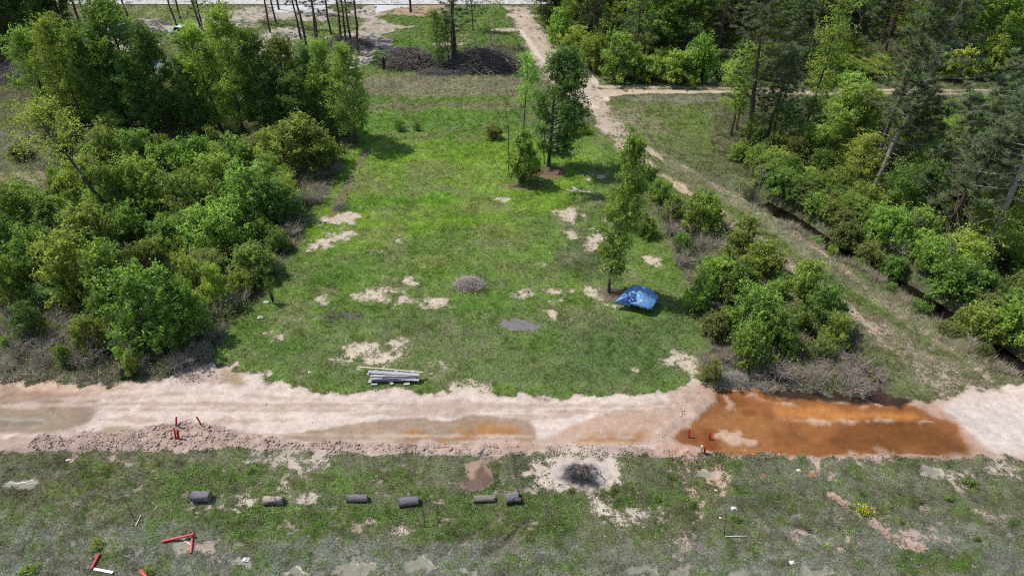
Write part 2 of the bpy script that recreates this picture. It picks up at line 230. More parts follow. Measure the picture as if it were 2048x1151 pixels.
# ditches
DITCH = [G(*p) for p in [(1525,398),(1590,432),(1680,490),(1760,530),(1850,590),(1940,650),(2030,715),(2150,790)]]
TROUGH = [G(*p) for p in [(1335,425),(1370,470),(1420,520),(1500,590),(1600,655),(1680,700),(1730,745),(1765,792)]]
L([(1520,394),(1590,432),(1680,490),(1760,530),(1850,590),(1940,650),(2030,715),(2150,790)], line=.8, veg=.1, soil=(48,37,27), wet=.3, amp=.4, s=1, soft=.3)
L([(1335,425),(1370,470),(1420,520),(1500,590),(1600,655),(1680,700),(1730,745),(1765,792)], line=.55, veg=.1, soil=(72,46,36), wet=.3, amp=.35, s=1, soft=.3)
VBASE = (100,108,66)
def ground(X, Y, full=True):
    n = X.shape[0]
    out = {'veg': np.full(n, .8), 'wet': np.zeros(n), 'tread': np.zeros(n), 'clod': np.zeros(n), 'pud': np.zeros(n), 'road': np.zeros(n), 'rut': np.zeros(n), 'near': np.zeros(n)}
    vc = np.tile(np.array(lin(VBASE)), (n, 1)); so = np.tile(np.array(lin((135,122,100))), (n, 1))
    for P, amp, s, soft, line, k, idx in LAY:
        a = np.array(P); m = amp * 1.2 + soft + (line or 0) + .3
        sel = np.nonzero((X > a[:, 0].min() - m) & (X < a[:, 0].max() + m) & (Y > a[:, 1].min() - m) & (Y < a[:, 1].max() + m))[0]
        if len(sel) == 0: continue
        x, y = X[sel], Y[sel]
        d = (line - linesd(P, x, y)) if line else polysd(P, x, y)
        near = d > -m
        sel = sel[near]; x = x[near]; y = y[near]; d = d[near]
        if len(sel) == 0: continue
        w = sstep(-soft, soft, d + amp * 2.2 * (fbm(x / s, y / s, idx) - .5))
        for kk, v in k.items():
            if kk == 'soil': so[sel] += (np.array(lin(v)) - so[sel]) * w[:, None]
            elif kk == 'vcol': vc[sel] += (np.array(lin(v)) - vc[sel]) * w[:, None]
            elif kk in out: out[kk][sel] += (v - out[kk][sel]) * w
    # patchiness of everything green, and of the soils
    nn = fbm(X / 6, Y / 6, 91); n2 = fbm(X / 1.3, Y / 1.3, 92); n3 = fbm(X / .45, Y / .45, 95, 3)
    vc *= (1 + (nn - .5) * .5 + (n2 - .5) * .45)[:, None]
    dry = np.clip((fbm(X / 2.2, Y / 2.2, 93) - .53) * 2.6, 0, .5)[:, None] * (1 - .6 * sstep(.22, .35, vc[:, 1:2] - vc[:, 2:3]))
    vc = vc * (1 - dry) + np.array(lin((136,130,98))) * dry
    nr = (.22 + .78 * out['near'])[:, None]
    c1 = np.clip((fbm(X / .75, Y / .6, 191, 4) - .52) * 7, 0, 1)[:, None] * .62 * nr; vc = vc * (1 - c1) + np.array(lin((86,120,44))) * c1
    c2 = np.clip((fbm(X / .9, Y / .7, 192, 4) - .56) * 7, 0, 1)[:, None] * .6 * nr * (out['near'] > .3)[:, None]; vc = vc * (1 - c2) + np.array(lin((98,92,70))) * c2
    c3 = np.clip((fbm(X / .5, Y / .4, 193, 4) - .60) * 8, 0, 1) * out['near']; out['veg'] -= .45 * c3
    so *= (1 + (fbm(X / .8, Y / .8, 94) - .5) * .35 + (fbm(X / 4, Y / 4, 96) - .5) * .25)[:, None]
    out['veg'] += ((n2 - .5) * .34 + (n3 - .5) * .35) * (out['road'] < .5)
    vc *= (1 + (n3 - .5) * .7)[:, None]
    gn = np.clip((vc[:, 1:2] / (vc[:, 0:1] + 1e-4) - 1.0) * 3, 0, 1)
    vc = vc * (1 + gn * np.array([.07, .02, -.10]))
    out['vcol'] = vc * ALB; out['soil'] = so * ALB
    h = .05 * fbm(X / 5, Y / 5, 80) + .03 * n2
    road = out['road']
    h = h * (1 - .7 * road) + road * .015 * n3
    h += out['clod'] * (.02 + .22 * np.clip(n3 - .38, 0, 1) + .12 * n2 + .10 * np.clip(fbm(X / .2, Y / .2, 97, 2) - .5, 0, 1))
    h -= np.clip(out['pud'], 0, 1) * .09 + np.clip(out['wet'] - .5, 0, .5) * .04 * (1 - np.clip(out['pud'], 0, 1))
    h -= out['rut'] * .08
    h += (1 - road) * .05 * n3 * sstep(.3, .8, out['veg'])
    dd = linesd(DITCH, X, Y) + (fbm(X / 2, Y / 2, 85) - .5) * .9; h -= .95 * (1 - sstep(.5, 1.8, dd))
    h += .25 * np.exp(-((dd - 2.3) / .7) ** 2)
    dt = linesd(TROUGH, X, Y) + (fbm(X / 1.5, Y / 1.5, 86) - .5) * .6; h -= .5 * (1 - sstep(.2, 1.0, dt))
    out['h'] = h
    return out
def H(x, y): return float(ground(np.array([x]), np.array([y]))['h'][0])

# ------------------------------------------------------------------ mesh + material tools
def npmesh(name, V, F, attrs=None, smooth=False):
    me = bpy.data.meshes.new(name); V = np.asarray(V, np.float32); F = np.asarray(F, np.int32)
    me.vertices.add(len(V)); me.vertices.foreach_set('co', V.ravel())
    k = F.shape[1]; me.loops.add(F.size); me.loops.foreach_set('vertex_index', F.ravel())
    me.polygons.add(len(F)); me.polygons.foreach_set('loop_start', np.arange(0, F.size, k, dtype=np.int32))
    me.update(calc_edges=True)
    if smooth: me.polygons.foreach_set('use_smooth', np.ones(len(F), bool))
    for an, av in (attrs or {}).items():
        av = np.asarray(av, np.float32)
        if av.ndim == 2:
            at = me.color_attributes.new(an, 'FLOAT_COLOR', 'POINT')
            at.data.foreach_set('color', np.hstack([av, np.ones((len(av), 1), np.float32)]).ravel())
        else:
            at = me.attributes.new(an, 'FLOAT', 'POINT'); at.data.foreach_set('value', av)
    return me
def obj(name, me, mat=None, parent=None, loc=None):
    o = bpy.data.objects.new(name, me); C.link(o)
    if mat and me is not None and not me.materials: me.materials.append(mat)
    if parent: o.parent = parent
    if loc is not None: o.location = loc
    return o
def tag(o, label=None, cat=None, group=None, kind=None):
    for k, v in (('label', label), ('category', cat), ('group', group), ('kind', kind)):
        if v: o[k] = v
    return o
class NB:
    def __init__(s, m): s.m = m; m.use_nodes = True; s.t = m.node_tree; s.t.nodes.clear()
    def n(s, ty, **k):
        nd = s.t.nodes.new(ty)
        for a, v in k.items(): setattr(nd, a, v)
        return nd
    def l(s, a, b): s.t.links.new(a, b)
    def setin(s, nd, i, v):
        if hasattr(v, 'links') or hasattr(v, 'is_linked'): s.l(v, nd.inputs[i])
        else: nd.inputs[i].default_value = v
    def math(s, op, a, b=0.0, c=None, clamp=False):
        nd = s.n('ShaderNodeMath', operation=op, use_clamp=clamp); s.setin(nd, 0, a); s.setin(nd, 1, b)
        if c is not None: s.setin(nd, 2, c)
        return nd.outputs[0]
    def mix(s, f, a, b, bt='MIX'):
        nd = s.n('ShaderNodeMix', data_type='RGBA', blend_type=bt)
        s.setin(nd, 0, f); s.setin(nd, 6, a); s.setin(nd, 7, b); return nd.outputs[2]
    def noise(s, sc_, det=4, rough=.6, vec=None, dist=0):
        nd = s.n('ShaderNodeTexNoise'); nd.inputs['Scale'].default_value = sc_; nd.inputs['Detail'].default_value = det
        nd.inputs['Roughness'].default_value = rough; nd.inputs['Distortion'].default_value = dist
        if vec: s.l(vec, nd.inputs['Vector'])
        return nd.outputs['Fac']
    def attr(s, name): return s.n('ShaderNodeAttribute', attribute_name=name)
    def rng(s, v, a, b, c, d, smooth=False):
        nd = s.n('ShaderNodeMapRange'); 
        if smooth: nd.interpolation_type = 'SMOOTHSTEP'
        s.l(v, nd.inputs[0])
        for i, q in enumerate((a, b, c, d)): nd.inputs[i + 1].default_value = q
        return nd.outputs[0]
def rgba(c): return (c[0], c[1], c[2], 1)
def simple(name, col, rough=.8, var=.25, scale=6, spec=.3, metal=0, bump=.0, col2=None, stretch=None, c2lo=.55, c2hi=.65, wear=4, dif=None):
    b = NB(bpy.data.materials.new(name)); tc = b.n('ShaderNodeTexCoord').outputs['Object']
    if stretch:
        mp = b.n('ShaderNodeMapping'); b.l(tc, mp.inputs[0]); mp.inputs['Scale'].default_value = stretch; tc = mp.outputs[0]
    nz = b.noise(scale, 5, .65, tc); c = alb(col)
    colr = b.mix(nz, rgba([v * (1 - var) for v in c]), rgba([min(1, v * (1 + var)) for v in c]))
    if col2:
        n2 = b.noise(wear, 5, .6, tc); colr = b.mix(b.rng(n2, c2lo, c2hi, 0, 1), colr, rgba(alb(col2)))
    p = b.n('ShaderNodeBsdfPrincipled'); b.l(colr, p.inputs['Base Color'])
    p.inputs['Roughness'].default_value = rough; p.inputs['Specular IOR Level'].default_value = spec; p.inputs['Metallic'].default_value = metal
    if bump:
        bm = b.n('ShaderNodeBump'); bm.inputs['Strength'].default_value = bump; bm.inputs['Distance'].default_value = .05
        b.l(b.noise(scale * 2, 5, .7, tc), bm.inputs['Height']); b.l(bm.outputs[0], p.inputs['Normal'])
    o = b.n('ShaderNodeOutputMaterial'); b.l(p.outputs[0], o.inputs[0]); return b.m
def leafmat(name, c1, c2, trans=.35, rough=.55):
    b = NB(bpy.data.materials.new(name)); t = b.attr('tint'); oi = b.n('ShaderNodeObjectInfo')
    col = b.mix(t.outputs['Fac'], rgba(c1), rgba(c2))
    v = b.math('MULTIPLY_ADD', oi.outputs['Random'], .5, .78)
    hs = b.n('ShaderNodeHueSaturation'); b.l(col, hs.inputs['Color']); b.l(v, hs.inputs['Value'])
    hs.inputs['Saturation'].default_value = .92
    b.l(b.math('MULTIPLY_ADD', b.math('FRACT', b.math('MULTIPLY', oi.outputs['Random'], 7.31)), .05, .465), hs.inputs['Hue'])
    d = b.n('ShaderNodeBsdfPrincipled'); b.l(hs.outputs[0], d.inputs['Base Color']); d.inputs['Roughness'].default_value = rough
    d.inputs['Specular IOR Level'].default_value = .3
    tr = b.n('ShaderNodeBsdfTranslucent'); b.l(b.mix(1.0, hs.outputs[0], (1.1, 1.25, .6, 1), 'MULTIPLY'), tr.inputs['Color'])
    mx = b.n('ShaderNodeMixShader'); mx.inputs[0].default_value = trans; b.l(d.outputs[0], mx.inputs[1]); b.l(tr.outputs[0], mx.inputs[2])
    o = b.n('ShaderNodeOutputMaterial'); b.l(mx.outputs[0], o.inputs[0]); return b.m
def attrmat(name, att, rough=.85, trans=.2, mul=1.0):
    b = NB(bpy.data.materials.new(name)); a = b.attr(att)
    d = b.n('ShaderNodeBsdfPrincipled'); b.l(a.outputs['Color'], d.inputs['Base Color']); d.inputs['Roughness'].default_value = rough
    d.inputs['Specular IOR Level'].default_value = .15
    tr = b.n('ShaderNodeBsdfTranslucent'); b.l(a.outputs['Color'], tr.inputs['Color'])
    mx = b.n('ShaderNodeMixShader'); mx.inputs[0].default_value = trans; b.l(d.outputs[0], mx.inputs[1]); b.l(tr.outputs[0], mx.inputs[2])
    o = b.n('ShaderNodeOutputMaterial'); b.l(mx.outputs[0], o.inputs[0]); return b.m

# ------------------------------------------------------------------ ground sheet
def gmat():
    b = NB(bpy.data.materials.new('earth_and_turf')); tc = b.n('ShaderNodeTexCoord').outputs['Object']
    veg = b.attr('veg').outputs['Fac']; vc = b.attr('vcol').outputs['Color']; so = b.attr('soil').outputs['Color']
    wet = b.attr('wet').outputs['Fac']; tread = b.attr('tread').outputs['Fac']; road = b.attr('road').outputs['Fac']
    n1 = b.math('ADD', b.math('MULTIPLY', b.noise(3.2, 7, .72, tc), 1.9), b.math('MULTIPLY', b.noise(11, 5, .75, tc), 1.9)); n1 = b.math('ADD', n1, -1.4)
    m = b.rng(b.math('SUBTRACT', veg, n1), -.1, .1, 0, 1, True)
    nf = b.noise(16, 5, .75, tc); nf2 = b.noise(1.1, 5, .65, tc)
    def scale(col, f):
        vm = b.n('ShaderNodeVectorMath', operation='SCALE'); b.l(col, vm.inputs[0]); b.l(f, vm.inputs['Scale']); return vm.outputs[0]
    vcol = scale(vc, b.math('MULTIPLY', b.rng(nf, .38, .62, .28, 1.72), b.rng(nf2, .3, .7, .72, 1.28)))
    sep = b.n('ShaderNodeSeparateColor'); b.l(vc, sep.inputs[0])
    green = b.rng(b.math('DIVIDE', sep.outputs[1], b.math('ADD', sep.outputs[2], .01)), 1.6, 6.5, 1, .12)
    thatch = b.math('MULTIPLY', b.rng(b.noise(13, 6, .8, tc), .5, .6, 0, .75), green)
    vcol = b.mix(thatch, vcol, b.mix(b.noise(30, 3, .7, tc), (.10, .095, .075, 1), (.40, .385, .33, 1)))
    tuft = b.math('MULTIPLY', b.rng(b.noise(5.5, 5, .7, tc), .52, .62, 0, .7), b.rng(green, .3, 1, .15, 1))
    vcol = b.mix(tuft, vcol, b.mix(nf, (.035, .075, .012, 1), (.14, .23, .035, 1)))
    scol = scale(so, b.math('MULTIPLY', b.rng(b.noise(22, 6, .8, tc), .3, .7, .72, 1.25), b.rng(b.noise(2.3, 5, .7, tc), .3, .7, .78, 1.16)))
    # small dark crumbs on bare earth
    cr = b.rng(b.noise(9, 3, .6, tc), .66, .72, 0, 1)
    scol = b.mix(b.math('MULTIPLY', cr, .35), scol, (.06, .05, .04, 1))
    col = b.mix(m, scol, vcol)
    # cleat marks left by the tracked machine: bump only
    mp = b.n('ShaderNodeMapping'); b.l(tc, mp.inputs[0]); mp.inputs['Rotation'].default_value = (0, 0, R(-8))
    wv = b.n('ShaderNodeTexWave', wave_type='BANDS', bands_direction='X', wave_profile='SIN'); b.l(mp.outputs[0], wv.inputs['Vector'])
    wv.inputs['Scale'].default_value = 2.5; wv.inputs['Distortion'].default_value = 2.2; wv.inputs['Detail'].default_value = 2; wv.inputs['Detail Scale'].default_value = 2
    hgt = b.math('MULTIPLY', b.math('MULTIPLY', wv.outputs['Fac'], tread), b.rng(b.noise(1.2, 4, .7, tc), .5, .68, 0, .2))
    rough_h = b.math('MULTIPLY', b.noise(14, 6, .8, tc), b.rng(m, 0, 1, .35, 1.0))
    hgt = b.math('ADD', hgt, rough_h)
    hgt = b.math('MULTIPLY', hgt, b.rng(wet, .3, .9, 1, .05))
    bm = b.n('ShaderNodeBump'); bm.inputs['Strength'].default_value = .9; bm.inputs['Distance'].default_value = .12; b.l(hgt, bm.inputs['Height'])
    p = b.n('ShaderNodeBsdfPrincipled'); b.l(col, p.inputs['Base Color']); b.l(bm.outputs[0], p.inputs['Normal'])
    b.l(b.rng(wet, .3, 1, .92, .12), p.inputs['Roughness']); p.inputs['Specular IOR Level'].default_value = .25
    o = b.n('ShaderNodeOutputMaterial'); b.l(p.outputs[0], o.inputs[0]); return b.m
def axis(dense, n_out, far):
    return dense
ys = [6.0]
while ys[-1] < 150: ys.append(ys[-1] + (.05 + .0025 * ys[-1]) * (1 if ys[-1] > 16 else 3))
while ys[-1] < 900: ys.append(ys[-1] * 1.12)
ys = [-40, -20, -8, 0] + ys
xs = [0.0]
while xs[-1] < 105: xs.append(xs[-1] + (.13 if xs[-1] < 24 else .2 if xs[-1] < 34 else .42))
while xs[-1] < 700: xs.append(xs[-1] * 1.25)
xs = sorted([-v for v in xs[1:]] + xs)
XX, YY = np.meshgrid(np.array(xs), np.array(ys)); nx, ny = len(xs), len(ys)
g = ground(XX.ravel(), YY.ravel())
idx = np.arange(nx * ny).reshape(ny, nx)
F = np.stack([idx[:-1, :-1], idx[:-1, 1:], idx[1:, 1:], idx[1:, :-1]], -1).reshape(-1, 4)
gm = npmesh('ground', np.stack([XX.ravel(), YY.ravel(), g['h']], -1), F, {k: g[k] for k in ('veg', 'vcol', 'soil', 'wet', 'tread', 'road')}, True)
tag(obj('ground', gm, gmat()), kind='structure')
del g, F

# water
def watermat(name, tint, refl=1.0, opaque=None):
    b = NB(bpy.data.materials.new(name)); tc = b.n('ShaderNodeTexCoord').outputs['Object']
    if opaque: t = b.n('ShaderNodeBsdfDiffuse'); t.inputs[0].default_value = rgba(opaque)
    else: t = b.n('ShaderNodeBsdfTransparent'); t.inputs[0].default_value = rgba(tint)
    gl = b.n('ShaderNodeBsdfGlossy'); gl.inputs['Roughness'].default_value = .08
    bm = b.n('ShaderNodeBump'); bm.inputs['Strength'].default_value = .08; bm.inputs['Distance'].default_value = .02
    b.l(b.noise(5, 3, .5, tc), bm.inputs['Height']); b.l(bm.outputs[0], gl.inputs['Normal'])
    fr = b.n('ShaderNodeFresnel'); fr.inputs['IOR'].default_value = 1.33
    mx = b.n('ShaderNodeMixShader'); b.l(fr.outputs[0], mx.inputs[0]); b.l(t.outputs[0], mx.inputs[1]); b.l(gl.outputs[0], mx.inputs[2])
    o = b.n('ShaderNodeOutputMaterial'); b.l(mx.outputs[0], o.inputs[0]); return b.m
def sheet(name, pts, z, mat):
    ar = sum(pts[i][0] * pts[(i + 1) % len(pts)][1] - pts[(i + 1) % len(pts)][0] * pts[i][1] for i in range(len(pts)))
    if ar < 0: pts = pts[::-1]
    me = bpy.data.meshes.new(name); me.from_pydata([(x, y, z) for x, y in pts], [], [tuple(range(len(pts)))]); me.update()
    o = obj(name, me, mat); tag(o, kind='structure'); return o
def ribbon(name, P, w, z, mat):
    v = []
    for i, p in enumerate(P):
        a = P[max(0, i - 1)]; c = P[min(len(P) - 1, i + 1)]; dx, dy = c[0] - a[0], c[1] - a[1]; l_ = math.hypot(dx, dy)
        nx_, ny_ = -dy / l_ * w, dx / l_ * w; v += [(p[0] + nx_, p[1] + ny_, z), (p[0] - nx_, p[1] - ny_, z)]
    f = [(2 * i, 2 * i + 1, 2 * i + 3, 2 * i + 2) for i in range(len(P) - 1)]
    me = bpy.data.meshes.new(name); me.from_pydata(v, [], f); me.update(); tag(obj(name, me, mat), kind='structure')
pp = [G(*p) for p in [(1335,768),(1975,790),(2010,912),(1330,912)]]
sheet('puddle_water', pp, -.035, watermat('rusty_water', (.99, .96, .90)))
dark = watermat('ditch_water_surface', None, opaque=(.008, .006, .004))
ribbon('ditch_water', DITCH, 1.5, -.6, dark)
ribbon('trough_water', TROUGH[:-1], .55, -.36, watermat('red_trough_water', None, opaque=(.035, .014, .008)))
# highway at the far edge
b = [(-160, 117.6), (160, 117.6), (160, 125.5), (-160, 125.5)]
rd = sheet('road', b, .14, simple('pale_asphalt', (205, 202, 200), .85, .08, 3, .2))
mk = simple('yellow_road_paint', (210, 170, 60), .7, .1, 8)
for k, yy in enumerate((121.3, 121.6)): sheet('road_line', [(-160, yy), (160, yy), (160, yy + .12), (-160, yy + .12)], .146, mk)
wp = simple('white_road_paint', (235, 235, 232), .7, .1, 8)
for yy in (118.0, 125.0): sheet('road_line', [(-160, yy), (160, yy), (160, yy + .12), (-160, yy + .12)], .146, wp)

# ================================================================== vegetation generators
def tubes(paths, sides=6):
    V, F, o = [], [], 0
    for P, rad in paths:
        P = np.asarray(P, float); n = len(P)
        T = np.gradient(P, axis=0); T /= np.linalg.norm(T, axis=1, keepdims=True) + 1e-9
        ref = np.array([0, 0, 1.0]) if abs(T[0, 2]) < .8 else np.array([1.0, 0, 0])
        A = np.cross(T, ref); A /= np.linalg.norm(A, axis=1, keepdims=True) + 1e-9; B = np.cross(T, A)
        an = np.arange(sides) * 2 * np.pi / sides
        ring = P[:, None, :] + np.asarray(rad)[:, None, None] * (A[:, None, :] * np.cos(an)[None, :, None] + B[:, None, :] * np.sin(an)[None, :, None])
        V.append(ring.reshape(-1, 3)); i = np.arange(n - 1)[:, None] * sides + o; k = np.arange(sides)[None, :]; k2 = (k + 1) % sides
        F.append(np.stack([i + k, i + k2, i + sides + k2, i + sides + k], -1).reshape(-1, 4)); o += n * sides
    return np.vstack(V), np.vstack(F)
def leaves(Cn, size, rg, up=.5, asp=.62, tint=None):
    n = len(Cn); N_ = rg.normal(size=(n, 3)); N_[:, 2] = np.abs(N_[:, 2]) * .6 + up; N_ /= np.linalg.norm(N_, axis=1, keepdims=True)
    U = np.cross(N_, rg.normal(size=(n, 3))); U /= np.linalg.norm(U, axis=1, keepdims=True) + 1e-9; T = np.cross(N_, U)
    s = (size * rg.uniform(.6, 1.3, n))[:, None] * .5
    V = np.stack([Cn - U * s, Cn + T * s * asp - U * s * .1, Cn + U * s, Cn - T * s * asp - U * s * .1], 1).reshape(-1, 3)
    F = np.arange(n * 4).reshape(n, 4)
    t = rg.uniform(0, 1, n) if tint is None else np.clip(tint + rg.normal(0, .16, n), 0, 1)
    return V, F, np.repeat(t, 4)
def prof(kind, t):
    if kind == 'oval': return max(.15, math.sin(math.pi * min(1, .12 + .85 * t)) ** .7)
    if kind == 'column': return .55 + .45 * math.sin(math.pi * (.1 + .85 * t))
    if kind == 'dome': return max(.2, math.sqrt(max(0, 1 - (t * .95) ** 2)))
    if kind == 'cone': return max(.12, 1 - .88 * t)
    if kind == 'vase': return .35 + .65 * t if t < .75 else 1.0 - (t - .75) * 2.2
    return 1
def gen_tree(seed, Ht=10, cb=2.0, Rc=2.6, nl=26, leaf=.17, lpc=80, kind='oval', tr=.14, lean=(0, 0), wob=.25, cs=.42, gap=0, bias=None, ncl=1.0, stems=1, elev=(.15, 1.1)):
    rg = np.random.default_rng(seed); paths = []; cen = []
    for st in range(stems):
        a0 = rg.uniform(0, 6.28); sp = 0 if stems == 1 else Rc * .35
        n = 10; z = np.linspace(-.25, Ht * (1 if st == 0 else rg.uniform(.75, .97)), n); w = np.cumsum(rg.normal(0, wob / 3, (n, 2)), axis=0)
        px = lean[0] * (z / Ht) ** 1.1 * np.sign(z) + w[:, 0] + math.cos(a0) * sp * np.clip(z / Ht, 0, 1); py = lean[1] * z / Ht + w[:, 1] + math.sin(a0) * sp * np.clip(z / Ht, 0, 1)
        px -= w[0, 0]; py -= w[0, 1]
        P = np.stack([np.nan_to_num(px), py, z], 1); rad = tr * (1 - .86 * np.linspace(0, 1, n)) * (1.25 if stems == 1 else .8); rad[0] *= 1.4
        paths.append((P, rad))
        def at(h): return np.array([np.interp(h, P[:, 2], P[:, 0]), np.interp(h, P[:, 2], P[:, 1]), h])
        az = rg.uniform(0, 6.28); hs = P[-1, 2]
        for i in range(nl // stems):
            t = (i + rg.uniform(0, .8)) / (nl // stems); h = cb + (hs - cb) * t * .97
            az += 2.4 + rg.normal(0, .4)
            if bias is not None and rg.uniform() < .6: az = bias + rg.normal(0, .5)
            Ln = Rc * prof(kind, t) * rg.uniform(.65, 1.18) * (1.25 if bias is not None and abs(((az - bias + 3.14) % 6.28) - 3.14) < .8 else .62 if bias is not None else 1)
            el = elev[0] + (elev[1] - elev[0]) * t + rg.normal(0, .12)
            d = np.array([math.cos(az) * math.cos(el), math.sin(az) * math.cos(el), math.sin(el)])
            k = 5; s = np.linspace(0, 1, k)[:, None]; p0 = at(h)
            LP = p0 + d * Ln * s + np.array([0, 0, .18 * Ln]) * s ** 2 + rg.normal(0, .05 * Ln, (k, 3)) * s
            r0 = max(.012, tr * .34 * (1 - .7 * t) * min(1.3, Ln / Rc + .3)); paths.append((LP, r0 * np.linspace(1, .25, k)))
            if rg.uniform() < gap: continue
            m = max(1, int(round(Ln / .55 * ncl)))
            for f in np.linspace(.38, 1.0, m): cen.append((np.array([np.interp(f, s[:, 0], LP[:, c]) for c in range(3)]) + rg.normal(0, .12, 3), .8 + .3 * f, t))
            for q in range(2 if Ln > 1 else 1):
                f = rg.uniform(.35, .8); b0 = np.array([np.interp(f, s[:, 0], LP[:, c]) for c in range(3)]); a2 = az + rg.choice([-1, 1]) * rg.uniform(.5, 1.1)
                d2 = np.array([math.cos(a2), math.sin(a2), rg.uniform(.1, .7)]); e = b0 + d2 * Ln * .42
                paths.append((np.array([b0, (b0 + e) / 2 + rg.normal(0, .04, 3), e]), [r0 * .5, r0 * .35, r0 * .15]))
                cen.append((e, 1, t)); cen.append(((b0 + e) / 2, .8, t))
        cen.append((at(hs) + np.array([0, 0, .05]), .8, 1)); cen.append((at(hs * .96), .8, 1))
    LC, TT = [], []
    for c, s_, t in cen:
        k = int(lpc * s_ * rg.uniform(.45, 1.3)); q = rg.normal(0, .62, (k, 3)); spg = rg.normal(0, .75, (6, 3)); q = q * .5 + spg[rg.integers(0, 6, k)]
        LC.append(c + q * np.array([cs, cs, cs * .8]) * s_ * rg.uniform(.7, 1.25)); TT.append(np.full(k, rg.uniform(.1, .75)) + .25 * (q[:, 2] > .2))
    LC = np.vstack(LC); LC = LC[LC[:, 2] > .05]; TT = np.concatenate(TT)[:len(LC)]
    V, F, T = leaves(LC, leaf, rg, tint=TT)
    tv_, tf = tubes(paths, 7)
    return npmesh('trunk', tv_, tf, smooth=True), npmesh('crown', V, F, {'tint': T}), Ht, Rc
def gen_shrub(seed, Ht=2.6, Rc=1.6, lobes=11, leaf=.13, n=9500, lump=.5):
    rg = np.random.default_rng(seed); cen, paths = [], []
    for i in range(lobes * 3):
        a = i * 2.4 + rg.normal(0, .3); rr = Rc * math.sqrt((i + .5) / (lobes * 3)) * rg.uniform(.6, .95); q = rr / Rc
        z = Ht * (1 - q ** 2.2) * rg.uniform(.6, .92) + .25; z *= rg.uniform(.8, 1.12); rr *= rg.uniform(.8, 1.2); c = np.array([math.cos(a) * rr, math.sin(a) * rr, z]); cen.append((c, rg.uniform(.22, .5) * Rc / 1.6))
        b0 = np.array([math.cos(a) * rr * .15, math.sin(a) * rr * .15, -.15]); mid = b0 * .4 + c * .6 + rg.normal(0, .08, 3); mid[2] *= .75
        paths.append((np.array([b0, (b0 + mid) / 2 + rg.normal(0, .06, 3), mid, c]), [.035, .028, .018, .008]))
        if i % 2: lo = c * np.array([1.05, 1.05, .42]); cen.append((lo, .36 * Rc / 1.6))
    LC, TT = [], []; k = n // len(cen)
    for c, s_ in cen:
        # small upright sprigs inside each lobe
        m = 11; sp = rg.normal(0, 1, (m, 3)); sp /= np.linalg.norm(sp, axis=1, keepdims=True); sp[:, 2] = np.abs(sp[:, 2]) * 1.1 - .25
        sp = c + sp * s_ * rg.uniform(.4, 1.7, (m, 1)) * np.array([1, 1, 1.15]); w = rg.integers(0, m, k)
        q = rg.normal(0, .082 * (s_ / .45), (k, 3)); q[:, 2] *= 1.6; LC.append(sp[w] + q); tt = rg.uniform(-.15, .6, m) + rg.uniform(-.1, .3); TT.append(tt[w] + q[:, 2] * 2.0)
    LC = np.vstack(LC); TT = np.concatenate(TT); kp = LC[:, 2] > .03; LC = LC[kp]; TT = TT[kp]
    V, F, T = leaves(LC, leaf, rg, up=.55, tint=TT); tv_, tf = tubes(paths, 5)
    return npmesh('stems', tv_, tf, smooth=True), npmesh('foliage', V, F, {'tint': T}), Ht + .35, Rc + .15
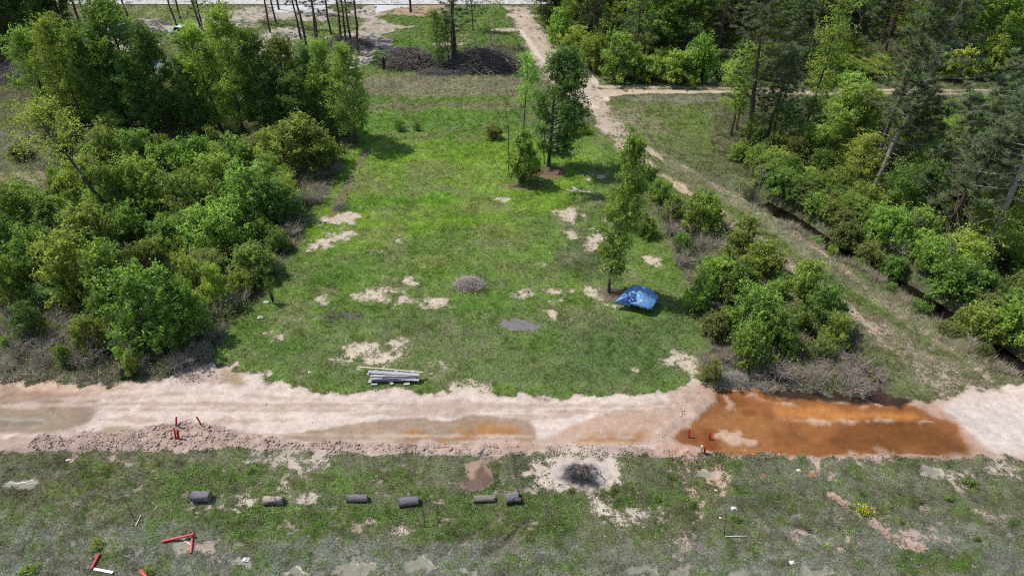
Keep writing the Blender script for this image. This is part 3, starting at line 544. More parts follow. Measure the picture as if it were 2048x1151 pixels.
def gen_pine(seed, Ht=16, cb=6, Rc=3.0, nb=40, tr=.2, lean=(0, 0), dead=8, clumps=5, needles=46):
    rg = np.random.default_rng(seed); n = 12; z = np.linspace(-.3, Ht, n); w = np.cumsum(rg.normal(0, .07, (n, 2)), axis=0); w -= w[0]
    P = np.stack([lean[0] * np.clip(z, 0, 99) / Ht + w[:, 0], lean[1] * np.clip(z, 0, 99) / Ht + w[:, 1], z], 1)
    paths = [(P, tr * (1 - .85 * np.linspace(0, 1, n)))]; cen = []
    def at(h): return np.array([np.interp(h, z, P[:, 0]), np.interp(h, z, P[:, 1]), h])
    for i in range(dead):
        h = rg.uniform(.35, 1) * cb; a = rg.uniform(0, 6.28); Ln = rg.uniform(.5, 1.9); d = np.array([math.cos(a), math.sin(a), rg.uniform(-.15, .35)]); p0 = at(h)
        paths.append((np.array([p0, p0 + d * Ln * .5 + rg.normal(0, .08, 3), p0 + d * Ln]), [.028, .018, .007]))
    for i in range(nb):
        t = (i + rg.uniform(0, .7)) / nb; h = cb + (Ht - cb) * t; a = i * 2.4 + rg.normal(0, .5); Ln = Rc * (1 - .75 * t ** 1.3) * rg.uniform(.5, 1.15)
        el = -.05 + .8 * t + rg.normal(0, .1); d = np.array([math.cos(a) * math.cos(el), math.sin(a) * math.cos(el), math.sin(el)]); p0 = at(h)
        k = 5; s = np.linspace(0, 1, k)[:, None]; LP = p0 + d * Ln * s + np.array([0, 0, .25 * Ln]) * s ** 2.2 + rg.normal(0, .05, (k, 3)) * s
        paths.append((LP, tr * .22 * (1 - .6 * t) * np.linspace(1, .25, k)))
        for q in range(clumps):
            f = rg.uniform(.35, 1.02); b0 = np.array([np.interp(f, s[:, 0], LP[:, c]) for c in range(3)]); off = rg.normal(0, .3, 3) * np.array([1, 1, .5]); off[2] += .08
            cen.append((b0 + off, t)); paths.append((np.array([b0, b0 + off]), [.012, .006]))
        cen.append((LP[-1], t))
    cen.append((at(Ht), 1)); Cn = np.array([c for c, t in cen]); m = len(Cn)
    base = np.repeat(Cn, needles, 0); N = len(base); D = rg.normal(0, 1, (N, 3)); D[:, 2] = np.abs(D[:, 2]) * .8 + .05; D /= np.linalg.norm(D, axis=1, keepdims=True)
    S = np.cross(D, rg.normal(size=(N, 3))); S /= np.linalg.norm(S, axis=1, keepdims=True); L_ = rg.uniform(.16, .32, (N, 1)); W = .021
    base = base + rg.normal(0, .05, (N, 3))
    V = np.stack([base - S * W, base + S * W, base + D * L_], 1).reshape(-1, 3); F = np.arange(N * 3).reshape(N, 3)
    T = np.repeat(np.clip(np.repeat(rg.uniform(.1, .9, m), needles) + rg.normal(0, .15, N), 0, 1), 3)
    tv_, tf = tubes(paths, 7)
    return npmesh('trunk', tv_, tf, smooth=True), npmesh('crown', V, F, {'tint': T}), Ht, Rc
def gen_twigs(seed, Ht=1.4, Rc=1.1, n=58):
    rg = np.random.default_rng(seed); paths = []
    for i in range(n):
        a = rg.uniform(0, 6.28); s_ = Rc * rg.uniform(.15, 1) ** .7; h = Ht * rg.uniform(.4, 1.05) * (1 - .35 * s_ / Rc); b0 = np.array([rg.normal(0, .18), rg.normal(0, .18), -.05])
        e = np.array([math.cos(a) * s_, math.sin(a) * s_, h]); m = b0 * .4 + e * .6 + np.array([0, 0, .15 * h]) + rg.normal(0, .08, 3); paths.append((np.array([b0, m, e]), [.016, .012, .006]))
        for q in range(3): d = rg.normal(0, .28, 3); paths.append((np.array([m, (m + e) / 2 + d * .5, (m + e) / 2 + d + [0, 0, .1]]), [.009, .007, .004]))
    V, F = tubes(paths, 3); return npmesh('leafless_shrub', V, F)
def gen_bare(seed, Ht=6, nb=14, tr=.07, Rc=1.0, curve=.3, lean=(0, 0)):
    rg = np.random.default_rng(seed); n = 9; z = np.linspace(-.2, Ht, n); w = np.cumsum(rg.normal(0, .06, (n, 2)), axis=0); w -= w[0]
    P = np.stack([w[:, 0] + lean[0] * z / Ht, w[:, 1] + lean[1] * z / Ht, z], 1); paths = [(P, tr * np.linspace(1, .2, n))]
    for i in range(nb):
        h = Ht * rg.uniform(.25, .98); a = rg.uniform(0, 6.28); Ln = Rc * rg.uniform(.3, 1.1); p0 = np.array([np.interp(h, z, P[:, 0]), np.interp(h, z, P[:, 1]), h])
        d = np.array([math.cos(a), math.sin(a), rg.uniform(.3, 1.2)]); e = p0 + d * Ln; paths.append((np.array([p0, (p0 + e) / 2 + rg.normal(0, .06, 3), e]), [tr * .28, tr * .2, .006]))
        m_ = (p0 + e) / 2; e2 = m_ + (d + rg.normal(0, .5, 3)) * Ln * .4; paths.append((np.array([m_, e2]), [tr * .14, .005]))
    V, F = tubes(paths, 6); return npmesh('trunk', V, F, smooth=True)

# materials
M_bark = simple('grey_brown_bark', (104, 96, 86), .95, .35, 9, .1, bump=.8, stretch=(1, 1, .35))
M_pbark = simple('pine_bark', (104, 88, 78), .95, .35, 7, .1, bump=.9, stretch=(1, 1, .4), col2=(130, 118, 108))
M_pale = simple('pale_grey_bark', (168, 160, 150), .9, .25, 8, .1, bump=.5)
M_dead = simple('weathered_dead_wood', (150, 140, 130), .95, .3, 10, .1, bump=.5)
LF = {
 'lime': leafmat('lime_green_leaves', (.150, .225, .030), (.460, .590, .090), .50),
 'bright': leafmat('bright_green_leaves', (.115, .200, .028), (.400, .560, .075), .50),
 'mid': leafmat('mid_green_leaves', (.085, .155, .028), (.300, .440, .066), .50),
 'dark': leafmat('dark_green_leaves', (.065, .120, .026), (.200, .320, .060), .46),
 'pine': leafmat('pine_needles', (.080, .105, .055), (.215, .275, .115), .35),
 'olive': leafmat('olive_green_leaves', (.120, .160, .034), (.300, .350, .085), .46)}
TREES = {'oak': [gen_tree(11 + i, 10, .8 + .2 * i, 2.7, 44, .17, 80, 'oval', .15) for i in range(4)],
 'column': [gen_tree(31 + i, 10, .4, 1.9, 46, .16, 84, 'column', .14) for i in range(3)],
 'slim': [gen_tree(41 + i, 9, 2.4, 1.5, 26, .15, 60, 'oval', .08, gap=.15) for i in range(3)],
 'wide': [gen_tree(51 + i, 9, 2.2, 3.4, 34, .18, 90, 'dome', .17) for i in range(2)],
 'young': [gen_tree(61 + i, 5, .7, 1.5, 26, .13, 60, 'oval', .06, stems=2, cs=.36) for i in range(2)],
 'pine': [gen_pine(71 + i, 16, 5.5, 3.0, 46) for i in range(3)],
 'thinpine': [gen_pine(81 + i, 15, 4.2 + i, 1.5, 30, .13, clumps=2, dead=16) for i in range(3)],
 'bushpine': [gen_pine(91 + i, 11, 2.2, 3.0, 46, .15, clumps=6) for i in range(2)],
 'shrub': [gen_shrub(101 + i) for i in range(6)],
 'tall': [gen_shrub(121 + i, 3.6, 1.5, 11, .12, 10000) for i in range(3)],
 'low': [gen_shrub(131 + i, 1.1, 1.3, 7, .10, 5000) for i in range(3)],
 'weed': [gen_shrub(141 + i, .3, .62, 5, .085, 700) for i in range(3)]}
NM = {'shrub': ('shrub', 'stems', 'foliage'), 'tall': ('shrub', 'stems', 'foliage'), 'low': ('low_shrub', 'stems', 'foliage'), 'weed': ('weed_clump', 'stems', 'foliage'),
      'pine': ('pine_tree', 'trunk', 'crown'), 'thinpine': ('pine_tree', 'trunk', 'crown'), 'bushpine': ('pine_tree', 'trunk', 'crown')}
PROTO = {}
def plant(kind, v, x, y, h, r, col, label, group=None, bark=None, name=None, cat=None, lean=(0, 0), rz=None, mesh=None):
    """first of a kind is built, later ones are copies of the thing and of each of its parts"""
    key = (kind, v if mesh is None else name + str(round(x)))
    nm = NM.get(kind, ('broadleaf_tree', 'trunk', 'crown')); t, c, H0, R0 = mesh or TREES[kind][v % len(TREES[kind])]
    z0 = H(x, y) - .04
    if key not in PROTO:
        e = bpy.data.objects.new(name or nm[0], None); C.link(e)
        a = obj(nm[1], t, M_bark, e); b_ = obj(nm[2], c, LF['mid'], e)
        for o in (a, b_): o.material_slots[0].link = 'OBJECT'
        PROTO[key] = (e, a, b_)
    else:
        e0, a0, b0 = PROTO[key]; e = e0.copy(); a = a0.copy(); b_ = b0.copy()
        e.name = name or nm[0]
        for o in (e, a, b_): C.link(o)
        a.parent = e; b_.parent = e
        if 'group' in e: del e['group']
    e.location = (x, y, z0); s = r / R0; e.scale = (s * random.uniform(.88, 1.12), s * random.uniform(.88, 1.12), h / H0)
    e.rotation_euler = (lean[0], lean[1], random.uniform(0, 6.28) if rz is None else rz)
    isp = 'pine' in kind
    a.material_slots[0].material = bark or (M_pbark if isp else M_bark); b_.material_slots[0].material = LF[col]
    tag(e, label, cat or ('pine tree' if isp else 'shrub' if kind in ('shrub', 'tall', 'low') else 'weed' if kind == 'weed' else 'tree'), group)
    return e
def T_(kind, v, px, py, ptop, rpx, col, label, group=None, **k):
    x, y = G(px, py); h = top_h(px, py, ptop) if ptop is not None else k.pop('h')
    return plant(kind, v, x, y, h, rpx * mpp(px, py), col, label, group, **k)

# ------------------------------------------------------------------ scattered ground vegetation (uncountable)
def scatter(n, y0, y1, rg, xm=.86):
    # denser toward the viewer, over the strip of land the photograph takes in and a margin
    u = rg.uniform(0, 1, n); y = y0 * (y1 / y0) ** u
    hw = (y * .78 + 24) * xm + 2; x = rg.uniform(-1, 1, n) * hw; return x, y
def blades(x, y, z, col, hgt, nb, rg, spread=.5, wid=.012):
    n = len(x); N = n * nb; cx = np.repeat(x, nb); cy = np.repeat(y, nb); cz = np.repeat(z, nb); hh = np.repeat(hgt, nb) * rg.uniform(.5, 1.2, N)
    a = rg.uniform(0, 6.28, N); ro = np.repeat(hgt, nb) * .5 * rg.uniform(0, 1, N); b0 = np.stack([cx + np.cos(a) * ro, cy + np.sin(a) * ro, cz - .01], 1)
    D = np.stack([np.cos(a) * spread * rg.uniform(.2, 1.5, N), np.sin(a) * spread * rg.uniform(.2, 1.5, N), np.ones(N)], 1); D /= np.linalg.norm(D, axis=1, keepdims=True)
    b_ = rg.uniform(0, 6.28, N); S = np.stack([np.cos(b_), np.sin(b_), np.zeros(N)], 1) * (np.repeat(wid, nb) if np.ndim(wid) else np.full(N, wid))[:, None]
    V = np.stack([b0 - S, b0 + S, b0 + D * hh[:, None]], 1).reshape(-1, 3)
    cc = np.repeat(col, nb, 0) * rg.uniform(.7, 1.35, (N, 1)); return V, np.arange(N * 3).reshape(N, 3), np.repeat(cc, 3, 0)
M_blade = attrmat('grass_blades', 'bcol', .8, .45)
rg = np.random.default_rng(5)
x, y = scatter(560000, 16, 128, rg); g = ground(x, y)
v = g['veg'] - (fbm(x / .5, y / .5, 71, 3) - .5) * 1.2
keep = (v > .52) & (g['pud'] < .2) & (rg.uniform(0, 1, len(x)) < .25 + .75 * fbm(x / .7, y / .7, 72, 3) ** 1.2 * 1.4)
x, y, v = x[keep], y[keep], v[keep]; col = g['vcol'][keep]; z = g['h'][keep]
big = np.clip((fbm(x / 1.1, y / 1.1, 73) - .55) * 5, 0, 1)
gr = rg.uniform(0, 1, (len(x), 1)); col = col * (1.35 + .4 * gr) * np.array([1, 1.03, .9])
hg = (.055 + .065 * rg.uniform(0, 1, len(x)) + .09 * big) * (.75 + y / 60)
V, F, Cc = blades(x, y, z, col, hg, 5, rg, .9, wid=.011 * (.6 + y / 38))
tag(obj('grass', npmesh('grass', V, F, {'bcol': Cc}), M_blade), 'short green grass and weeds growing over the cleared ground', 'grass', kind='stuff')
# tall dry grass and bramble on the verges, ditch banks and thicket floors
def zone(name, polys, n, col, hgt, label, cat, nb=9, spread=.6, wid=.010, seed=1, thr=.5, sc_=1.6, lines=(), var=.3, mat=None):
    rg = np.random.default_rng(seed); XS, YS = [], []
    for P, w in [([G(*p) for p in P], w) for P, w in polys]:
        a = np.array(P); m = int(n * w * float(np.prod(a.max(0) - a.min(0)))); px_ = rg.uniform(a[:, 0].min(), a[:, 0].max(), m); py_ = rg.uniform(a[:, 1].min(), a[:, 1].max(), m)
        k = polysd(P, px_, py_) > 0; XS.append(px_[k]); YS.append(py_[k])
    for P, wd_, w in lines:
        P = [G(*p) for p in P]; m = int(n * w * wd_ * 3 * sum(math.dist(P[q], P[q + 1]) for q in range(len(P) - 1))); i = rg.integers(0, len(P) - 1, m); t = rg.uniform(0, 1, m); A = np.array(P)
        q = A[i] * (1 - t[:, None]) + A[i + 1] * t[:, None] + rg.normal(0, wd_, (m, 2)); XS.append(q[:, 0]); YS.append(q[:, 1])
    x = np.concatenate(XS); y = np.concatenate(YS); k = (fbm(x / sc_, y / sc_, seed + 200, 3) > thr) & (y > 12); x, y = x[k], y[k]
    g = ground(x, y); k = (g['pud'] < .3) & (g['road'] < .6) & (linesd(DITCH, x, y) > .9); x, y, z = x[k], y[k], g['h'][k]
    mixv = fbm(x / .9, y / .9, seed + 300, 3)[:, None] ** 1; c = np.array(alb(col[0])) * (1 - mixv) + np.array(alb(col[1])) * mixv; c = c * rg.uniform(1 - var, 1 + var, (len(x), 1))
    hh = hgt * rg.uniform(.4, 1.2, len(x)) * (.5 + fbm(x / 1.2, y / 1.2, seed + 400, 3)); V, F, Cc = blades(x, y, z, c, hh, nb, rg, spread, wid)
    return tag(obj(name, npmesh(name, V, F, {'bcol': Cc}), mat or M_blade), label, cat, kind='stuff')
GREY = ((228, 216, 192), (176, 164, 140))
zone('dry_grass', [([(0,590),(430,600),(450,690),(400,740),(200,765),(0,765)], 1.0), ([(1390,650),(1500,640),(1700,690),(1790,800),(1500,788),(1400,770)], .9),
     ([(1340,430),(1440,420),(1560,500),(1660,600),(1560,690),(1400,560)], .5), ([(560,300),(690,290),(640,440),(570,540),(470,600),(430,620),(540,440)], .7), ([(0,262),(110,262),(140,335),(0,345)], .25),
     ([(1230,196),(1440,190),(1440,210),(1260,208)], .2), ([(750,155),(1095,158),(1105,190),(720,190)], .25), ([(1440,180),(2048,170),(2048,200),(1440,205)], .25)],
     20, GREY, .55, 'tall dry straw coloured grass on the verges and thicket edges', 'dry grass', nb=11, seed=3, thr=.46, spread=.8, wid=.016,
     lines=[([(1330,340),(1430,370),(1530,430),(1640,500),(1740,560),(1840,640),(1960,720),(2048,770)], .55, .8), ([(1560,400),(1680,465),(1790,520),(1900,590),(2000,660)], .5, .3), ([(1540,430),(1600,462),(1690,522),(1780,575),(1860,632),(1950,695),(2040,765)], .35, 1.1), ([(1340,470),(1500,610),(1640,690),(1740,790)], .8, .4)])
zone('bramble_tangle', [([(0,600),(420,610),(430,740),(0,745)], .8), ([(1380,600),(1700,640),(1790,780),(1500,780),(1400,740)], .9), ([(1340,400),(1460,440),(1560,520),(1600,620),(1380,560)], .5),
     ([(0,150),(620,150),(690,300),(560,540),(0,600)], 1.2), ([(1440,290),(2048,220),(2048,620),(1700,470)], 1.6), ([(1100,60),(2048,0),(2048,165),(1210,160)], 1.2)],
     10, ((176, 160, 152), (122, 108, 102)), .62, 'grey brown leafless bramble and dead twigs tangled under the shrubs', 'bramble', nb=10, spread=1.5, wid=.015, seed=9, thr=.45)
def weeds(name, polys, n, leaf, hgt, label, seed, mat, thr=.5, mv=-1):
    rg = np.random.default_rng(seed); XS, YS = [], []
    for P, w in [([G(*p) for p in P], w) for P, w in polys]:
        a = np.array(P); m = int(n * w * float(np.prod(a.max(0) - a.min(0)))); px_ = rg.uniform(a[:, 0].min(), a[:, 0].max(), m); py_ = rg.uniform(a[:, 1].min(), a[:, 1].max(), m)
        k = polysd(P, px_, py_) > 0; XS.append(px_[k]); YS.append(py_[k])
    x = np.concatenate(XS); y = np.concatenate(YS); f = fbm(x / 1.5, y / 1.5, seed + 50, 3); k = f > thr; x, y, f = x[k], y[k], f[k]
    g = ground(x, y); k = (g['pud'] < .2) & (g['road'] < .5) & (g['veg'] > mv) & (linesd(DITCH, x, y) > .7); x, y, f, z = x[k], y[k], f[k], g['h'][k]
    m = 9; c = np.repeat(np.stack([x, y, z], 1), m, 0); q = rg.normal(0, 1, c.shape) * .14; q[:, 2] = np.abs(rg.normal(0, 1, len(c))) * hgt * np.repeat(np.clip((f - thr) * 8, .25, 1.5), m); c += q
    V, F, T = leaves(c, leaf, rg, up=.7, tint=np.repeat(rg.uniform(.1, .9, len(x)), m))
    return tag(obj(name, npmesh(name, V, F, {'tint': T}), mat), label, 'ground cover', kind='stuff')
weeds('ground_cover', [([(0,420),(560,430),(520,600),(430,740),(0,745)], 1), ([(0,120),(620,120),(700,300),(600,440),(0,440)], 1), ([(1340,380),(1460,440),(1600,560),(1700,660),(1780,780),(1500,780),(1390,700)], .8),
      ([(1440,290),(2048,220),(2048,640),(1880,560),(1700,470)], 1.5), ([(1100,40),(2048,-20),(2048,165),(1210,162)], 1.2), ([(1230,330),(1350,330),(1390,480),(1340,560),(1290,470)], .5)],
      5, .13, .22, 'leafy green weeds and vines covering the thicket floor', 21, LF['bright'], .44)
weeds('undergrowth', [([(-60,400),(560,430),(520,600),(430,690),(0,690)], 1), ([(-60,130),(620,130),(690,290),(590,430),(-60,420)], .8), ([(1370,480),(1480,480),(1600,600),(1690,700),(1500,760),(1410,690)], 1),
      ([(1450,290),(2100,230),(2100,640),(1880,560),(1700,450)], 1.6), ([(1130,60),(2100,-20),(2100,150),(1230,150)], 1)],
      3.4, .15, .75, 'waist high leafy undergrowth between the shrubs and trees', 27, LF['mid'], .45)
weeds('broad_weeds', [([(0,920),(2048,930),(2048,1150),(0,1150)], 1.0), ([(600,610),(1400,620),(1380,770),(500,740)], .3), ([(730,225),(1100,220),(1100,262),(730,265)], .6)],
      9, .075, .05, 'small broad leaved weeds scattered in the near field', 33, LF['bright'], .56, .5)
# soil clods thrown up along the road's edge
def clods():
    rg = np.random.default_rng(8); ph = (1 + 5 ** .5) / 2
    iv = np.array([(-1, ph, 0), (1, ph, 0), (-1, -ph, 0), (1, -ph, 0), (0, -1, ph), (0, 1, ph), (0, -1, -ph), (0, 1, -ph), (ph, 0, -1), (ph, 0, 1), (-ph, 0, -1), (-ph, 0, 1)]) / 1.9
    jf = np.array([(0,11,5),(0,5,1),(0,1,7),(0,7,10),(0,10,11),(1,5,9),(5,11,4),(11,10,2),(10,7,6),(7,1,8),(3,9,4),(3,4,2),(3,2,6),(3,6,8),(3,8,9),(4,9,5),(2,4,11),(6,2,10),(8,6,7),(9,8,1)])
    x = rg.uniform(-27, 27, 190000); y = rg.uniform(20.5, 31, 190000); g = ground(x, y)
    k = (g['clod'] * (fbm(x / .5, y / .5, 61, 3) * 1.6 - .42) + .006 * (g['road'] > .5) * (g['wet'] < .2)) > rg.uniform(0, 1, len(x)); x, y = x[k], y[k]; z = g['h'][k]; so = g['soil'][k]; cl = g['clod'][k]
    n = len(x); s = rg.gamma(1.6, .011, n) * (.4 + .65 * cl) + .007; V = iv[None] * (1 + rg.normal(0, .3, (n, 12, 1))) * s[:, None, None] * np.stack([rg.uniform(.8, 1.5, n), rg.uniform(.8, 1.5, n), rg.uniform(.5, .9, n)], 1)[:, None, :]
    V += np.stack([x, y, z + s * .3], 1)[:, None, :]; Fc = (jf[None] + np.arange(n)[:, None, None] * 12).reshape(-1, 3)
    return V.reshape(-1, 3), Fc, np.repeat(so * rg.uniform(.75, 1.1, (n, 1)), 12, 0)
V, F, Cc = clods(); M_clod = attrmat('crumbled_soil', 'bcol', .95, .0)
tag(obj('soil_clods', npmesh('soil_clods', V, F, {'bcol': Cc}), M_clod), 'crumbled pinkish soil clods heaped along the graded road edge', 'soil clods', kind='stuff')

# ================================================================== trees and shrubs, each where it stands
GL, GS = 'tall leafy trees in the left wood', 'green shrubs of the left thicket'
# left wood: px, base y, top y, crown radius px
for kind, v, px, py, pt, r, col, lab in [
 ('oak',0,100,228,62,50,'mid','broad leafy tree at the far left above the brown pool'),
 ('oak',1,176,262,45,56,'bright','bright tree with dark lower crown left of the tallest tree'),
 ('column',0,216,268,70,34,'mid','narrow tree squeezed behind the bright far left tree'),
 ('oak',2,290,258,8,64,'mid','tallest airy leafy tree of the left wood with thin grey green top'),
 ('column',1,262,262,75,36,'dark','dark narrow tree under the tallest airy tree'),
 ('oak',3,345,268,58,48,'dark','dark leafy tree at the right foot of the tallest airy tree'),
 ('column',2,386,252,170,20,'mid','small slim tree in the gap of the left wood'),
 ('oak',0,442,262,52,52,'bright','rounded bright topped tree in the middle of the left wood'),
 ('oak',1,492,272,28,60,'bright','big dense tree with fresh light green top beside the thin pines'),
 ('column',0,535,266,70,40,'mid','tall tree filling the right flank of the big dense tree'),
 ('oak',2,590,262,80,42,'mid','dense tree behind the bright dome shaped shrub'),
 ('column',1,640,258,105,36,'dark','shaded tree left of the lawn corner tree'),
 ('column',2,668,272,92,34,'mid','upright tree just behind the lawn corner tree'),
 ('oak',3,712,284,96,50,'mid','tall conical tree at the upper left corner of the lawn'),
 ('oak',0,612,282,150,38,'dark','shorter dark tree in front of the shaded tree'),
 ('column',0,150,240,110,40,'dark','dark ivy clad tree beside the brown pool'),
 ('oak',3,235,262,100,50,'mid','full leafy tree below the pale parked car'),
 ('oak',1,310,270,110,46,'mid','leafy tree half hiding the blue tarp'),
 ('column',1,410,268,130,34,'dark','dark narrow tree left of the rounded bright topped tree'),
 ('oak',2,560,276,135,40,'dark','dark leaved tree low between the dense trees')]:
    T_(kind, v, px, py, pt, r * .9, col, lab, GL)
for kind, v, px, py, h, r, col in [('oak',0,8,100,12,50,'mid'),('oak',1,60,92,13,48,'mid'),('wide',0,110,84,12,46,'mid'),('oak',2,-30,130,12,60,'dark'),('oak',3,30,120,11,48,'dark'),('wide',1,90,108,9,36,'mid'),
                                   ('oak',1,-10,70,14,50,'mid'),('oak',0,50,55,14,46,'mid'),('oak',2,110,50,14,46,'dark'),('column',2,140,84,10,26,'dark'),('oak',3,-60,90,13,60,'mid')]:
    T_(kind, v, px, py, None, r, col, 'dark leafy tree in the deep shade at the top left corner', 'trees of the far left corner', h=h)
GP = 'thin bare stemmed pines on the sandy clearing'
for i, (px, py, v, lab) in enumerate([(158,42,0,'leftmost thin pine, beside the dark corner wood'),(171,38,1,'thin pine just right of the leftmost one'),(213,54,0,'left pine of the close pair by the sandy road'),(223,56,1,'right pine of the close pair by the sandy road'),
  (240,36,2,'thin pine standing nearest the highway verge on the left'),(262,50,0,'single thin pine above the tallest airy tree'),(356,62,1,'dark thin pine behind the white car'),(368,60,2,'pine just right of the white car'),
  (413,98,0,'needle hung pine in front of the sandy clearing'),(402,60,2,'pine behind the needle hung pine'),(446,42,1,'short needled pine above the middle of the left wood'),(541,66,0,'clean stemmed pine right of the big dense tree'),
  (553,48,1,'far pine beside the clean stemmed pine'),(558,20,2,'thin pine at the edge of the driveway apron'),(602,78,0,'slender pine with long bare side branches'),(613,92,2,'slender pine leaning beside the long branched one'),
  (634,82,1,'stout dark pine at the left of the dense pine clump'),(641,114,0,'front pine of the dense clump with brush at its foot'),(662,70,2,'pine inside the clump behind the front pine'),(684,86,1,'thin pine in the middle of the right clump'),
  (694,90,0,'thin pine left of the clump’s outermost pine'),(704,92,2,'thin pine near the pile of grey brush'),(718,112,1,'outermost right pine of the clump above the lawn corner tree')]):
    x, y = G(px, py); plant('thinpine', v, x, y, random.uniform(13, 17), 1.9, 'pine', lab, GP, lean=(random.uniform(-.03, .03), random.uniform(-.04, .02)))
# thicket shrubs on the left
SH = [
 (612,338,222,66,'bright','large rounded bright green shrub at the top right of the left thicket'),(548,335,252,40,'lime','light green shrub touching the big rounded one'),(483,345,262,46,'lime','yellow green shrub under the big dense tree'),
 (228,345,252,46,'bright','shrub at the upper left of the thicket beneath the pool trees'),(290,348,252,46,'bright','leafy shrub below the tallest airy tree'),(345,352,282,44,'mid','shaded shrub in the upper middle of the thicket'),
 (402,352,276,44,'bright','shrub below the rounded bright topped tree'),(446,405,300,54,'bright','wide shrub in the thicket centre under the dense trees'),(305,425,296,64,'bright','broad pale topped shrub right of the leaning tree'),
 (386,445,332,58,'mid','deep green shrub between the two broad shrubs'),(250,435,330,44,'mid','shrub at the foot of the leaning tree'),(178,405,300,50,'lime','shrub behind the leaning tree trunk'),
 (505,452,326,66,'bright','broad shrub near the grey brush at the lawn edge'),(566,440,352,44,'mid','shrub at the thicket edge beside the dry grey brush'),(440,505,402,64,'bright','shrub just above the fallen grey log'),
 (352,500,422,50,'mid','shrub left of the fallen grey log'),(58,475,362,58,'bright','shrub at the left edge below the dry clearing'),(122,475,372,54,'lime','yellowish shrub near the left edge of the thicket'),
 (18,535,392,48,'mid','dark leaved shrub cut by the left frame edge'),(200,505,402,58,'lime','fresh lime shrub in the left middle of the thicket'),(272,485,402,46,'bright','shrub beside the leaning trunk’s foot'),
 (100,570,440,60,'bright','tall shrub in the left middle of the thicket'),(172,598,452,64,'lime','large lime green shrub left of the big front bush'),(38,610,480,46,'bright','round shrub above the grey bramble slope'),
 (240,610,472,56,'bright','full shrub left beside the big front bush'),(300,580,482,40,'olive','small olive shrub behind the big front bush'),(325,688,508,78,'bright','biggest bush at the front of the left thicket'),
 (402,672,560,40,'bright','bush leaning against the right flank of the biggest bush'),(440,610,520,30,'lime','small light shrub by the dry grass at the lawn edge'),(513,552,486,50,'mid','low dark green shrub standing out onto the lawn edge'),
 (296,708,640,32,'dark','rounded bluish green bush at the foot of the biggest bush'),(346,706,645,26,'bright','small bright bush touching the bluish one'),(190,702,622,36,'lime','yellow green bush among the grey bramble'),
 (218,645,575,34,'bright','shrub just above the yellow green bramble bush'),(72,676,600,34,'dark','dark bush in the grey bramble on the left'),(248,668,620,26,'dark','dark bush between the bluish and the yellow green ones'),
 (135,728,685,22,'bright','knee high bright plant above the stick by the road'),(20,560,500,30,'mid','shrub under the left edge bush'),(560,500,455,26,'mid','small shrub beside the sand patch of the lawn'),
 (395,590,505,36,'bright','shrub below the fallen grey log'),(20,700,672,14,'bright','little green clump at the left frame edge above the road'),(270,750,700,16,'bright','vivid fern like clump right of the charred stump'),
 (145,560,480,40,'mid','shrub wedged between the tall and the lime shrubs'),(330,565,470,44,'mid','shrub behind the top of the biggest bush'),(130,310,255,30,'mid','small bush by the grey clearing on the left'),(45,318,285,30,'olive','low grey green bush in the dry clearing'),
 (650,330,272,40,'mid','bush filling the corner beside the lawn corner tree'),(40,420,360,36,'bright','shrub below the sandy clearing at the left')]
for i, (px, py, pt, r, col, lab) in enumerate(SH):
    T_('tall' if (py - pt) > r * 1.75 else 'shrub', i, px, py, pt, r * 1.06, col, lab, GS)
# bushes between the lawn and the grassy track
GR = 'green shrubs between the lawn and the grassy track'
for i, (px, py, pt, r, col, lab) in enumerate([
 (1400,458,376,46,'bright','round dark based shrub at the top of the strip beside the track'),(1482,500,426,34,'lime','light green shrub hard by the track'),(1428,585,512,44,'bright','upper left shrub of the dense strip thicket'),
 (1396,620,540,32,'bright','shrub at the lawn side, right of the blue covered cart'),(1520,545,486,42,'bright','shrub behind the dense strip thicket'),(1470,600,520,44,'mid','shrub in the upper middle of the strip thicket'),
 (1500,672,560,58,'bright','largest bush of the strip thicket'),(1546,700,610,40,'bright','bush on the track side of the largest one'),(1490,728,640,48,'mid','lowest big bush of the strip thicket'),
 (1604,600,510,44,'bright','tall pointed shrub beside the track'),(1640,655,560,40,'mid','shrub next below the tall pointed one'),(1662,690,610,32,'bright','last shrub of the row along the track'),
 (1590,655,590,28,'mid','small shrub in the gap of the strip thicket'),(1570,705,655,24,'lime','yellowish low shrub under the track side bush'),(1418,765,716,24,'olive','small thorny shrub by the rusty puddle corner'),
 (1540,745,705,14,'bright','tiny green sprout in the dead grass'),(1345,430,372,24,'bright','shrub left of the round dark based one'),(1290,470,430,26,'bright','low shrub behind the lone tree’s trunk'),
 (1320,400,356,30,'bright','shrub behind the upper crown of the lone tree'),(1290,372,320,30,'mid','loose bush where the lawn meets the track'),(1260,430,392,24,'mid','shrub right behind the lone tree stem'),
 (1360,500,462,20,'mid','small shrub in the dead brush left of the trough')]):
    T_('tall' if (py - pt) > r * 1.9 else 'shrub', i + 2, px, py, pt, r * 1.08, col, lab, GR)
# right wood south of the side track
GW, GU = 'trees of the right wood', 'undergrowth bushes along the right ditch'
def leanpine(px, py, tx, ty, kind, v, lab, r, h=None, col='pine', bark=None):
    x, y = G(px, py); hh = h or 14
    # sideways lean that carries the stem from its foot toward the given image point
    a = PITCH + math.atan((ty - 575.5) / FPX); z1 = CAMH - y * math.tan(a); depth = y * math.cos(PITCH) + (CAMH - z1) * math.sin(PITCH)
    x1 = (tx - 1024) / FPX * depth; ang = math.atan((x1 - x) / max(1, z1))
    return plant(kind, v, x, y, hh, r, col, lab, GW, lean=(0, ang), bark=bark, rz=v * 1.3)
leanpine(1495,286,1518,70,'pine',0,'tall dark pine at the left of the right wood',4.2,15)
leanpine(1528,294,1567,174,'bushpine',0,'leaning pine with a bushy crown beside the side track',3.2,9.5)
leanpine(1543,275,1565,195,'bushpine',1,'pale stemmed pine crossing the leaning one',2.8,9)
